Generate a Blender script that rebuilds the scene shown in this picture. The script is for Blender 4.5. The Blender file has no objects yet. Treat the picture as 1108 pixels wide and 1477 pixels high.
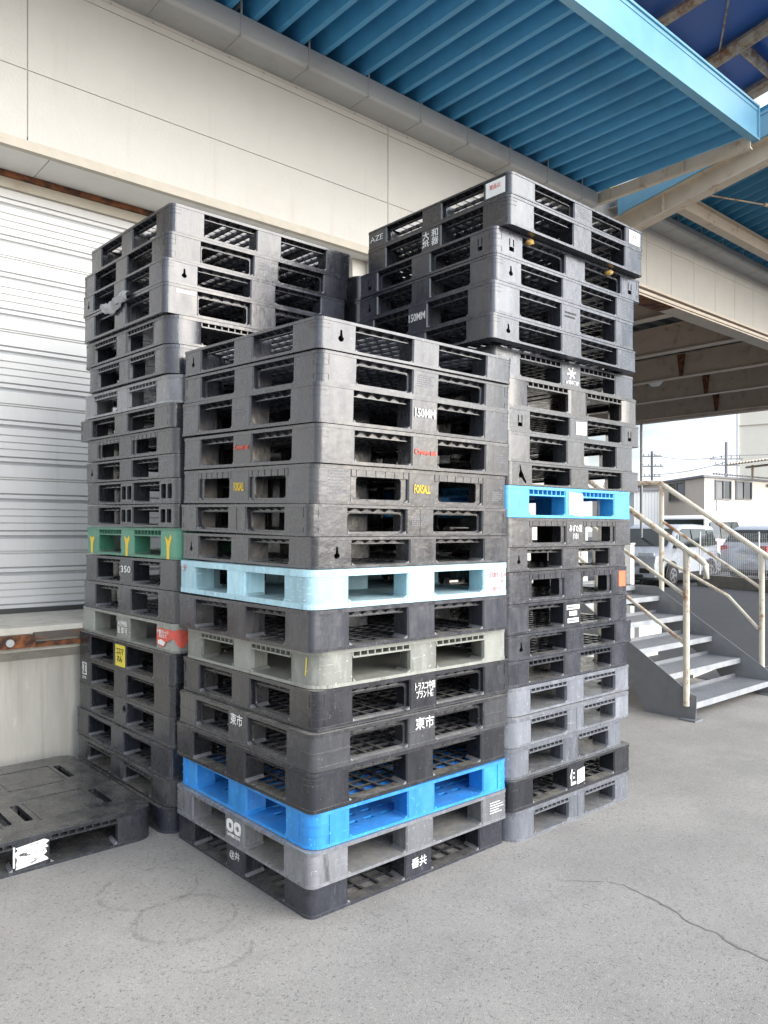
import bpy, math, random
from mathutils import Vector, Matrix
from mathutils.geometry import tessellate_polygon
random.seed(7)
R_ = math.radians
scn = bpy.context.scene
col = scn.collection

# ------------------------------------------------------------------ camera
cam_d = bpy.data.cameras.new('camera'); cam = bpy.data.objects.new('camera', cam_d); col.objects.link(cam)
cam.location = (0, 0, 1.454)
cam.rotation_euler = (R_(90), 0, -R_(41.047))
cam_d.sensor_fit = 'HORIZONTAL'; cam_d.sensor_width = 36.0; cam_d.lens = 36.0 * 1118 / 1108
cam_d.shift_y = (765 - 738.5) / 1108
cam_d.clip_end = 3000; cam_d.clip_start = 0.05
scn.camera = cam

# ------------------------------------------------------------------ world, sun, exposure
SUN_EL, SUN_AZ = 23.0, 158.0       # compass-like azimuth: direction the light comes from, measured from +Y towards +X
W = bpy.data.worlds.new('World'); scn.world = W; W.use_nodes = True
nt = W.node_tree; nt.nodes.clear()
def wn(t): return nt.nodes.new(t)
out = wn('ShaderNodeOutputWorld'); bg = wn('ShaderNodeBackground'); sky = wn('ShaderNodeTexSky')
sky.sky_type = 'NISHITA'; sky.sun_disc = False
sky.sun_elevation = R_(SUN_EL); sky.sun_rotation = R_(SUN_AZ); sky.air_density = 1.2; sky.dust_density = 1.5
tc = wn('ShaderNodeTexCoord'); mp = wn('ShaderNodeMapping'); mp.inputs['Scale'].default_value = (1, 1, 2.2)
ns = wn('ShaderNodeTexNoise'); ns.inputs['Scale'].default_value = 2.6; ns.inputs['Detail'].default_value = 7; ns.inputs['Roughness'].default_value = .55
rp = wn('ShaderNodeValToRGB'); rp.color_ramp.elements[0].position = .40; rp.color_ramp.elements[1].position = .60
mx = wn('ShaderNodeMix'); mx.data_type = 'RGBA'
mx.inputs[7].default_value = (9.6, 10.2, 11.4, 1)
L = nt.links
L.new(tc.outputs['Generated'], mp.inputs[0]); L.new(mp.outputs[0], ns.inputs['Vector']); L.new(ns.outputs['Fac'], rp.inputs[0])
dp = wn('ShaderNodeVectorMath'); dp.operation = 'DOT_PRODUCT'; dp.inputs[1].default_value = (math.sin(R_(SUN_AZ)), math.cos(R_(SUN_AZ)), .25)
mr_ = wn('ShaderNodeMapRange'); mr_.inputs['From Min'].default_value = -.5; mr_.inputs['From Max'].default_value = .9; mr_.inputs['To Min'].default_value = .36; mr_.inputs['To Max'].default_value = 1.25
sc_ = wn('ShaderNodeVectorMath'); sc_.operation = 'SCALE'
L.new(tc.outputs['Generated'], dp.inputs[0]); L.new(dp.outputs['Value'], mr_.inputs[0]); L.new(mx.outputs[2], sc_.inputs[0]); L.new(mr_.outputs[0], sc_.inputs['Scale'])
L.new(rp.outputs['Color'], mx.inputs[0]); L.new(sky.outputs[0], mx.inputs[6]); L.new(sc_.outputs[0], bg.inputs[0]); L.new(bg.outputs[0], out.inputs[0])
bg.inputs['Strength'].default_value = 0.10
sd = bpy.data.lights.new('sun', 'SUN'); sun = bpy.data.objects.new('sun', sd); col.objects.link(sun)
sd.energy = 2.0; sd.angle = R_(60); sd.color = (1, .98, .95)
sv = Vector((math.sin(R_(SUN_AZ)) * math.cos(R_(SUN_EL)), math.cos(R_(SUN_AZ)) * math.cos(R_(SUN_EL)), math.sin(R_(SUN_EL))))
sun.rotation_euler = sv.to_track_quat('Z', 'Y').to_euler(); sun.location = sv * 60
scn.view_settings.view_transform = 'Standard'; scn.view_settings.look = 'None'
scn.view_settings.exposure = 1.38; scn.view_settings.gamma = 1.0; scn.view_settings.use_curve_mapping = False
scn.render.engine = 'CYCLES'
scn.cycles.max_bounces = 6; scn.cycles.diffuse_bounces = 4; scn.cycles.glossy_bounces = 3

# ------------------------------------------------------------------ materials
def rgb(h):   # sRGB hex -> linear
    v = [int(h[i:i + 2], 16) / 255 for i in (0, 2, 4)]
    return tuple((c / 12.92 if c <= .04045 else ((c + .055) / 1.055) ** 2.4) for c in v) + (1,)
def mat(name, c, rough=.6, var=.12, scale=6.0, stretch=(1, 1, 1), metal=0.0, bump=0.0, bscale=40., dirt=None, dirt_lo=.55, dirt_hi=.72, dirt_scale=4.0,
        dust=0.0, dustc=(.30, .28, .24), spec=.5, perobj=False, streak=None, fleck=None, scratch=None):
    """principled surface whose colour is broken up by noise; dirt = second colour in blotches, dust settles on faces looking up"""
    m = bpy.data.materials.new(name); m.use_nodes = True
    t = m.node_tree; b = t.nodes['Principled BSDF']; N = t.nodes.new; K = t.links.new
    b.inputs['Specular IOR Level'].default_value = spec; b.inputs['Metallic'].default_value = metal
    co = N('ShaderNodeTexCoord'); src = co.outputs['Object']
    if perobj:
        oi = N('ShaderNodeObjectInfo'); vm = N('ShaderNodeVectorMath'); vm.operation = 'SCALE'; vm.inputs[0].default_value = (13, 7, 9)
        K(oi.outputs['Random'], vm.inputs['Scale']); va = N('ShaderNodeVectorMath'); va.operation = 'ADD'
        K(src, va.inputs[0]); K(vm.outputs[0], va.inputs[1]); src = va.outputs[0]
    ma = N('ShaderNodeMapping'); ma.inputs['Scale'].default_value = stretch; K(src, ma.inputs[0])
    n1 = N('ShaderNodeTexNoise'); n1.inputs['Scale'].default_value = scale; n1.inputs['Detail'].default_value = 6; n1.inputs['Roughness'].default_value = .65
    K(ma.outputs[0], n1.inputs['Vector'])
    r1 = N('ShaderNodeMapRange'); r1.inputs['From Min'].default_value = .25; r1.inputs['From Max'].default_value = .75
    r1.inputs['To Min'].default_value = 1 - var; r1.inputs['To Max'].default_value = 1 + var; K(n1.outputs['Fac'], r1.inputs[0])
    val = r1.outputs[0]
    if perobj:
        r2 = N('ShaderNodeMapRange'); r2.inputs['To Min'].default_value = .78; r2.inputs['To Max'].default_value = 1.28; K(oi.outputs['Random'], r2.inputs[0])
        mm = N('ShaderNodeMath'); mm.operation = 'MULTIPLY'; K(val, mm.inputs[0]); K(r2.outputs[0], mm.inputs[1]); val = mm.outputs[0]
    cm = N('ShaderNodeVectorMath'); cm.operation = 'SCALE'; cm.inputs[0].default_value = c[:3]; K(val, cm.inputs['Scale'])
    colr = cm.outputs[0]
    def blend(colr, fac, c2):
        x = N('ShaderNodeMix'); x.data_type = 'RGBA'; K(fac, x.inputs[0]); K(colr, x.inputs[6]); x.inputs[7].default_value = tuple(c2[:3]) + (1,)
        return x.outputs[2]
    def mask(vec_scale, sc, lo, hi, detail=6):
        mq = N('ShaderNodeMapping'); mq.inputs['Scale'].default_value = vec_scale; mq.inputs['Location'].default_value = (3.1, 1.7, 5.3); K(src, mq.inputs[0])
        q = N('ShaderNodeTexNoise'); q.inputs['Scale'].default_value = sc; q.inputs['Detail'].default_value = detail; q.inputs['Roughness'].default_value = .7
        K(mq.outputs[0], q.inputs['Vector'])
        e = N('ShaderNodeMapRange'); e.inputs['From Min'].default_value = lo; e.inputs['From Max'].default_value = hi; K(q.outputs['Fac'], e.inputs[0])
        return e.outputs[0]
    if dirt: colr = blend(colr, mask(stretch, dirt_scale, dirt_lo, dirt_hi), dirt)
    if streak: colr = blend(colr, mask(streak[1], streak[2], streak[3], streak[4]), streak[0])
    if fleck: colr = blend(colr, mask((1, 1, 1), fleck[1], fleck[2], fleck[3], 2), fleck[0])
    if scratch:
        colr = blend(colr, mask((2.5, 2.5, 70), 3.2, .665, .70, 3), scratch); colr = blend(colr, mask((60, 60, 5), 2.2, .69, .72, 2), scratch)
    if dust:
        g = N('ShaderNodeNewGeometry'); sx = N('ShaderNodeSeparateXYZ'); K(g.outputs['Normal'], sx.inputs[0])
        e = N('ShaderNodeMapRange'); e.inputs['From Min'].default_value = .6; e.inputs['From Max'].default_value = .95; e.inputs['To Max'].default_value = dust
        K(sx.outputs['Z'], e.inputs[0]); q = mask((1, 1, 1), 9., .3, .6)
        mu = N('ShaderNodeMath'); mu.operation = 'MULTIPLY'; K(e.outputs[0], mu.inputs[0]); K(q, mu.inputs[1]); colr = blend(colr, mu.outputs[0], dustc)
    K(colr, b.inputs['Base Color'])
    rr = N('ShaderNodeMapRange'); rr.inputs['From Min'].default_value = .3; rr.inputs['From Max'].default_value = .7
    rr.inputs['To Min'].default_value = max(.02, rough - .1); rr.inputs['To Max'].default_value = min(1, rough + .1); K(n1.outputs['Fac'], rr.inputs[0]); K(rr.outputs[0], b.inputs['Roughness'])
    if bump:
        nb = N('ShaderNodeTexNoise'); nb.inputs['Scale'].default_value = bscale; nb.inputs['Detail'].default_value = 5; K(src, nb.inputs['Vector'])
        bp = N('ShaderNodeBump'); bp.inputs['Strength'].default_value = bump; bp.inputs['Distance'].default_value = .01; K(nb.outputs['Fac'], bp.inputs['Height']); K(bp.outputs[0], b.inputs['Normal'])
    return m
def plastic(name, c, rough=.26, dirt=None, dust=.75, var=.22, spec=.85):
    return mat(name, c, rough=rough, var=var, scale=5, scratch=tuple(min(1, k * 1.9 + .04) for k in c[:3]), stretch=(3, 3, .8), bump=.12, bscale=26, perobj=True, dust=dust, spec=spec,
               dirt=dirt or tuple(min(1, k * 1.6 + .010) for k in c[:3]), dirt_lo=.52, dirt_hi=.80, dirt_scale=7,
               streak=(tuple(k * .45 for k in c[:3]), (9, 9, 1.2), 2.2, .60, .72),
               fleck=(tuple(min(1, k * 2.4 + .05) for k in c[:3]), 60, .68, .74))
M = {}
M['black'] = plastic('black_plastic', (.018, .019, .025))
M['coal'] = plastic('charcoal_plastic', (.033, .035, .045))
M['warm'] = plastic('weathered_black_plastic', (.040, .041, .046), dust=.6)
M['grey'] = plastic('grey_plastic', (.17, .176, .19))
M['sage'] = plastic('grey_green_plastic', (.215, .222, .198), rough=.5, dust=.5)
M['pale'] = plastic('pale_grey_plastic', (.17, .18, .205), dust=.6)
M['slate'] = plastic('blue_grey_plastic', (.125, .134, .155), dust=.7)
M['navy'] = plastic('blue_black_plastic', (.028, .031, .042), dust=.5)
M['aqua'] = plastic('light_blue_plastic', (.37, .58, .655), rough=.55, dirt=(.26, .40, .49), dust=.6, spec=.4)
M['sky'] = plastic('sky_blue_plastic', (.05, .35, .66), rough=.45, dirt=(.10, .42, .68), dust=.25)
M['blue'] = plastic('bright_blue_plastic', (.016, .22, .59), rough=.42, dirt=(.05, .28, .58), dust=.15)
M['green'] = plastic('green_plastic', (.06, .235, .15), rough=.5, dirt=(.12, .27, .2), dust=.6)
M['flat'] = plastic('blue_black_dusty_plastic', (.026, .029, .036), dust=.28)
M['brown'] = plastic('brown_black_plastic', (.040, .035, .033), dust=.5)
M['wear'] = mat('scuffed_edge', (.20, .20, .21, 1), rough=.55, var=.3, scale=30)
M['white'] = mat('white_print', (.75, .75, .73, 1), rough=.6, var=.12, scale=60, dirt=(.16, .16, .165), dirt_lo=.58, dirt_hi=.66, dirt_scale=55)
M['worn'] = mat('worn_white_label', (.75, .75, .73, 1), rough=.6, var=.12, scale=60, dirt=(.05, .055, .06), dirt_lo=.55, dirt_hi=.58, dirt_scale=16, stretch=(1, 1, 2.5))
M['paper'] = mat('white_paper', (.78, .78, .76, 1), rough=.7, var=.05, scale=20)
M['red'] = mat('red_print', (.62, .10, .07, 1), rough=.6, var=.2, scale=40)
M['yel'] = mat('yellow_print', (.75, .52, .04, 1), rough=.6, var=.1, scale=40)
M['ink'] = mat('black_ink', (.02, .02, .02, 1), rough=.6)
M['emb'] = mat('faded_grey_print', (.16, .16, .17, 1), rough=.6)
M['orange'] = mat('orange_sticker', (.72, .16, .07, 1), rough=.6, var=.1)
M['yelp'] = mat('yellow_sticker', (.72, .60, .06, 1), rough=.6, var=.1)
M['cream'] = mat('cream_wall_panel', (.515, .495, .455, 1), rough=.85, var=.05, scale=3, bump=.35, bscale=55, dirt=(.47, .43, .365), dirt_lo=.55, dirt_hi=.8, dirt_scale=1.1, streak=((.44, .41, .355), (4, 4, .22), 2.2, .58, .85))
M['creamd'] = mat('cream_trim', (.44, .40, .33, 1), rough=.7, var=.12, scale=8, dirt=(.36, .29, .2), dirt_lo=.55, dirt_hi=.75, dirt_scale=5)
M['soffit'] = mat('soffit_board', (.66, .65, .61, 1), rough=.8, var=.05)
M['gap'] = mat('joint_sealant', (.38, .36, .32, 1), rough=.9)
M['gutter'] = mat('grey_gutter', (.42, .42, .41, 1), rough=.5, var=.06, scale=1.5, dirt=(.34, .33, .31), dirt_scale=1.2)
M['steel'] = mat('grey_steel', (.25, .26, .27, 1), rough=.45, var=.15, scale=8, metal=.3)
M['bluesheet'] = mat('blue_roof_sheet', (.055, .275, .50, 1), rough=.5, var=.1, scale=5, dirt=(.045, .21, .38), dirt_lo=.5, dirt_hi=.75, dirt_scale=1.6)
M['tealsheet'] = mat('teal_roof_sheet', (.035, .205, .36, 1), rough=.5, var=.08, scale=5)
M['fascia'] = mat('light_blue_fascia', (.16, .37, .52, 1), rough=.4, var=.05, scale=4)
M['deepblue'] = mat('deep_blue_roof_sheet', (.03, .11, .34, 1), rough=.5, var=.25, scale=.6)
M['tan'] = mat('tan_painted_steel', (.58, .50, .40, 1), rough=.6, var=.12, scale=6, dirt=(.30, .17, .09), dirt_lo=.58, dirt_hi=.74, dirt_scale=6)
M['tanrust'] = mat('tan_steel_with_rust', (.42, .34, .24, 1), rough=.7, var=.2, scale=9, dirt=(.25, .11, .05), dirt_lo=.46, dirt_hi=.62, dirt_scale=9)
M['brownsteel'] = mat('brown_painted_beam', (.47, .39, .32, 1), rough=.7, var=.12, scale=5, dirt=(.27, .19, .13), dirt_scale=4)
M['brownlit'] = mat('lit_beam_brown', (.60, .52, .43, 1), rough=.65, var=.12, scale=6)  # beam brown lightened; ground bounce on the undersides is put into the colour
M['deck'] = mat('dark_metal_deck', (.09, .10, .10, 1), rough=.6, var=.15)
M['rust'] = mat('rust', (.22, .08, .032, 1), rough=.9, var=.5, scale=14, bump=.7, bscale=50, dirt=(.05, .025, .017), dirt_lo=.44, dirt_hi=.58, dirt_scale=11)
M['iron'] = mat('blackened_iron', (.10, .085, .075, 1), rough=.7, var=.3, scale=10, bump=.3, bscale=50, dirt=(.20, .075, .03), dirt_lo=.52, dirt_hi=.7, dirt_scale=7)
M['shutter'] = mat('white_shutter', (.60, .60, .59, 1), rough=.7, var=.04, scale=2, stretch=(1, 1, .2), dirt=(.50, .50, .48), dirt_lo=.5, dirt_hi=.8, dirt_scale=2, streak=((.47, .46, .43), (5, 5, .3), 2.0, .58, .85))
M['groove'] = mat('shutter_groove', (.36, .37, .38, 1), rough=.6)
M['rubber'] = mat('dark_rubber', (.05, .05, .05, 1), rough=.7, var=.2)
M['concrete'] = mat('stained_concrete', (.46, .44, .39, 1), rough=.9, var=.14, scale=4, stretch=(2.5, 2.5, .45), bump=.2, bscale=45, dirt=(.62, .61, .57), dirt_lo=.62, dirt_hi=.74, dirt_scale=9,
                    streak=((.30, .28, .24), (5, 5, .25), 1.6, .5, .75))
M['concretel'] = mat('dock_edge_concrete', (.55, .53, .47, 1), rough=.9, var=.18, scale=7, bump=.3, bscale=40, dirt=(.30, .28, .24), dirt_lo=.55, dirt_hi=.75, dirt_scale=6)
M['railing'] = mat('chipped_cream_paint', (.60, .56, .46, 1), rough=.55, var=.1, scale=20, bump=.2, bscale=80, dirt=(.30, .14, .06), dirt_lo=.53, dirt_hi=.64, dirt_scale=6)
M['galv'] = mat('galvanised_plate', (.22, .23, .245, 1), rough=.5, var=.15, scale=6, metal=.35, dirt=(.30, .29, .27), dirt_scale=5)
M['galvl'] = mat('worn_tread_nosing', (.42, .44, .46, 1), rough=.4, var=.15, scale=12, metal=.35)
M['carwhite'] = mat('white_car_paint', (.72, .73, .75, 1), rough=.2, var=.02)
M['carsilver'] = mat('silver_car_paint', (.50, .53, .58, 1), rough=.22, var=.03, metal=.25)
M['glass'] = mat('dark_car_glass', (.015, .022, .02, 1), rough=.06, var=.05)
M['tyre'] = mat('tyre', (.02, .02, .02, 1), rough=.8)
M['rim'] = mat('alloy_rim', (.5, .5, .52, 1), rough=.3, metal=.8)
M['blackp'] = mat('black_trim', (.02, .02, .022, 1), rough=.5)
M['lamp'] = mat('clear_lamp', (.75, .76, .78, 1), rough=.15)
M['redlamp'] = mat('red_lamp', (.55, .04, .03, 1), rough=.2)
M['wall2'] = mat('pink_cream_render', (.78, .68, .58, 1), rough=.85, var=.04, scale=2)
M['wall3'] = mat('pale_cream_siding', (.80, .76, .66, 1), rough=.8, var=.04, scale=2)
M['block'] = mat('concrete_block', (.27, .25, .22, 1), rough=.9, var=.2, scale=6, dirt=(.16, .15, .12), dirt_scale=5)
M['meshw'] = mat('white_coated_wire', (.75, .75, .74, 1), rough=.4)
M['roofgrey'] = mat('grey_roof_edge', (.24, .24, .25, 1), rough=.6)
M['foam'] = mat('yellow_foam', (.70, .46, .16, 1), rough=.9, var=.2, scale=20)
M['film'] = mat('cloudy_plastic_film', (.34, .35, .37, 1), rough=.3, var=.15, scale=12)
M['wood'] = mat('weathered_wood', (.27, .20, .13, 1), rough=.85, var=.3, scale=8, stretch=(1, 8, 8))

# ------------------------------------------------------------------ mesh builder
class MB:
    def __init__(s): s.v = []; s.f = []; s.mi = []
    def add(s, vs, fs, mi=0):
        o = len(s.v); s.v += [tuple(p) for p in vs]; s.f += [tuple(o + i for i in q) for q in fs]; s.mi += [mi] * len(fs)
    def box(s, x0, x1, y0, y1, z0, z1, mi=0, M4=None):
        vs = [(x, y, z) for z in (z0, z1) for y in (y0, y1) for x in (x0, x1)]
        if M4 is not None: vs = [tuple(M4 @ Vector(p)) for p in vs]
        s.add(vs, [(0, 2, 3, 1), (4, 5, 7, 6), (0, 1, 5, 4), (1, 3, 7, 5), (3, 2, 6, 7), (2, 0, 4, 6)], mi)
    def prism(s, poly, z0, z1, mi=0, fn=None, skip=(), caps=True):
        n = len(poly); fn = fn or (lambda a, b, c: (a, b, c))
        vs = [fn(x, y, z0) for x, y in poly] + [fn(x, y, z1) for x, y in poly]
        fs = [(i, (i + 1) % n, n + (i + 1) % n, n + i) for i in range(n) if i not in skip]
        s.add(vs, fs, mi)
        if caps: s.tess(poly, [], lambda a, b: fn(a, b, z1), mi); s.tess(poly, [], lambda a, b: fn(a, b, z0), mi, flip=True)
    def tess(s, outer, holes, fn, mi=0, flip=False):
        loops = [outer] + holes
        tri = tessellate_polygon([[Vector((x, y, 0)) for x, y in lp] for lp in loops])
        pts = [p for lp in loops for p in lp]
        fs = []
        for a, b, c in tri:
            pa, pb, pc = pts[a], pts[b], pts[c]
            ar = (pb[0] - pa[0]) * (pc[1] - pa[1]) - (pb[1] - pa[1]) * (pc[0] - pa[0])
            if abs(ar) < 1e-12: continue
            q = (a, b, c) if ar > 0 else (a, c, b)
            fs.append(q[::-1] if flip else q)
        s.add([fn(x, y) for x, y in pts], fs, mi)
    def plate(s, outer, holes, z0, z1, fn=None, mi=0):
        fn = fn or (lambda a, b, c: (a, b, c))
        s.tess(outer, holes, lambda a, b: fn(a, b, z1), mi); s.tess(outer, holes, lambda a, b: fn(a, b, z0), mi, flip=True)
        for k, lp in enumerate([outer] + holes):
            n = len(lp); vs = [fn(x, y, z0) for x, y in lp] + [fn(x, y, z1) for x, y in lp]
            fs = [(i, (i + 1) % n, n + (i + 1) % n, n + i) for i in range(n)]
            if k: fs = [q[::-1] for q in fs]
            s.add(vs, fs, mi)
    def tube(s, pts, r, seg=10, mi=0, caps=True):
        pts = [Vector(p) for p in pts]; rings = []
        for i, p in enumerate(pts):
            d = (pts[min(i + 1, len(pts) - 1)] - pts[max(i - 1, 0)]).normalized()
            a = d.cross(Vector((0, 0, 1)));  a = a if a.length > 1e-3 else d.cross(Vector((1, 0, 0)))
            a.normalize(); b = d.cross(a)
            rings.append([p + (a * math.cos(t) + b * math.sin(t)) * r for t in [2 * math.pi * k / seg for k in range(seg)]])
        vs = [q for rg in rings for q in rg]
        fs = [(i * seg + k, i * seg + (k + 1) % seg, (i + 1) * seg + (k + 1) % seg, (i + 1) * seg + k) for i in range(len(pts) - 1) for k in range(seg)]
        if caps: fs += [tuple(range(seg))[::-1], tuple((len(pts) - 1) * seg + k for k in range(seg))]
        s.add(vs, fs, mi)
    def extr(s, prof, a, b, fn, mi=0, closed=False):
        """profile (p,q) swept from a to b; fn(p,q,t)->xyz"""
        n = len(prof); vs = [fn(p, q, a) for p, q in prof] + [fn(p, q, b) for p, q in prof]
        m = n if closed else n - 1
        s.add(vs, [(i, (i + 1) % n, n + (i + 1) % n, n + i) for i in range(m)], mi)
    def mesh(s, name, mats, smooth=False):
        me = bpy.data.meshes.new(name); me.from_pydata(s.v, [], s.f)
        for m in (mats if isinstance(mats, (list, tuple)) else [mats]): me.materials.append(m)
        for p, k in zip(me.polygons, s.mi): p.material_index = k; p.use_smooth = smooth
        if smooth: me.set_sharp_from_angle(angle=R_(35))
        me.update(); return me
    def build(s, name, mats, parent=None, smooth=False):
        return link(s.mesh(name, mats, smooth), name, parent)
def link(me, name, parent=None):
    o = bpy.data.objects.new(name, me); col.objects.link(o)
    if parent: o.parent = parent
    return o
def tag(o, label, cat, group=None):
    o['label'] = label; o['category'] = cat
    if group: o['group'] = group
    return o
def empty(name, loc, label, cat, group=None, rot=(0, 0, 0)):
    o = bpy.data.objects.new(name, None); col.objects.link(o); o.location = loc; o.rotation_euler = rot; o.empty_display_size = .1
    return tag(o, label, cat, group)
def struct(o): o['kind'] = 'structure'; return o
def arc(cx, cy, r, a0, a1, n): return [(cx + r * math.cos(R_(a0 + (a1 - a0) * i / n)), cy + r * math.sin(R_(a0 + (a1 - a0) * i / n))) for i in range(n + 1)]
def rrect(x0, x1, y0, y1, r, n=4):
    return arc(x1 - r, y0 + r, r, -90, 0, n) + arc(x1 - r, y1 - r, r, 0, 90, n) + arc(x0 + r, y1 - r, r, 90, 180, n) + arc(x0 + r, y0 + r, r, 180, 270, n)
def rect(x0, x1, y0, y1): return [(x0, y0), (x1, y0), (x1, y1), (x0, y1)]

# lettering: built-in font turned into thin mesh
_tc = {}
def text_mesh(txt, mt, h, wx=1.0, bold=0.0, width=None):
    key = (txt, mt, h, wx, bold, width)
    if key in _tc: return _tc[key]
    cu = bpy.data.curves.new('lettering', 'FONT'); cu.body = txt; cu.align_x = 'CENTER'; cu.align_y = 'CENTER'; cu.size = h; cu.extrude = .0004; cu.offset = bold
    cu.resolution_u = 2; cu.space_line = .95
    ob = bpy.data.objects.new('lettering', cu); col.objects.link(ob)
    dg = bpy.context.evaluated_depsgraph_get(); me = bpy.data.meshes.new_from_object(ob.evaluated_get(dg))
    bpy.data.objects.remove(ob); bpy.data.curves.remove(cu)
    me.name = 'lettering'; me.materials.clear(); me.materials.append(M[mt])
    xs = [v.co.x for v in me.vertices]
    if xs:
        w = max(xs) - min(xs); cx = (max(xs) + min(xs)) / 2; ys = [v.co.y for v in me.vertices]; cy = (max(ys) + min(ys)) / 2
        k = wx if width is None else width / w
        for v in me.vertices: v.co.x = (v.co.x - cx) * k; v.co.y -= cy
    _tc[key] = me; return me

# ------------------------------------------------------------------ pallets (unit size 1.1 x 1.1 x 0.15, centred on the base)
HB, PH = .55, .15
def side(k):
    c, s_ = [(1, 0), (0, 1), (-1, 0), (0, -1)][k]
    return lambda a, d, z: (c * a - s_ * (-HB + d), s_ * a + c * (-HB + d), z)
A_, MIDW = .178, .077           # corner block width, half width of the middle block
OPEN = [(-HB + A_, -MIDW), (MIDW, HB - A_)]
def keyhole(cx, cz, r=.0135, up=.043):
    w = .0042
    return [(cx + r * math.sin(R_(t)), cz - r * math.cos(R_(t)) * 1.05) for t in range(-155, 156, 20)][::-1][::-1] + [(cx + w, cz + up), (cx - w, cz + up)]
STY = dict(
    A=dict(R=.03, teeth='fin', floor='grid', top='grid', lines=2),
    B=dict(R=.03, teeth='fin', floor='grid', top='grid', lines='ladder', win=(.022, .012)),
    C=dict(R=.075, teeth='cell', floor='solid', top='slab', lines=0, round=1),
    D=dict(R=.04, teeth='scallop', floor='grid', top='grid', lines=4, win=(.012, .03)),
    F=dict(R=.05, teeth=None, floor='solid', top='thick', lines=0),
    G=dict(R=.06, teeth=None, floor='perf', top='perf', lines='frame'),
    H=dict(R=.035, teeth=None, floor='solid', top='grid', lines=4),
    V=dict(R=.03, teeth='cell', floor='solid', top='grid', lines=1),
    N=dict(R=.035, teeth=None, floor='grid', top='grid', lines=1),
)
_cache = {}
def perf(mb, z0, z1):
    e = HB - .055; n = 14; st = 2 * e / n
    for j in range(n):
        y0 = -e + j * st; mb.box(-e, e, y0, y0 + st - .024, z0, z1)
        o = (j % 2) * .042; x = -e + .001
        k = 0
        while x < e - .03:
            x1 = min(e - .001, -e + o + .034 + k * .084); 
            if x1 > x: mb.box(x, x1, y0 + st - .0241, y0 + st + .0001, z0 + .0004, z1 - .0004)
            x = -e + o + .034 + k * .084 + .042; k += 1
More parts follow.
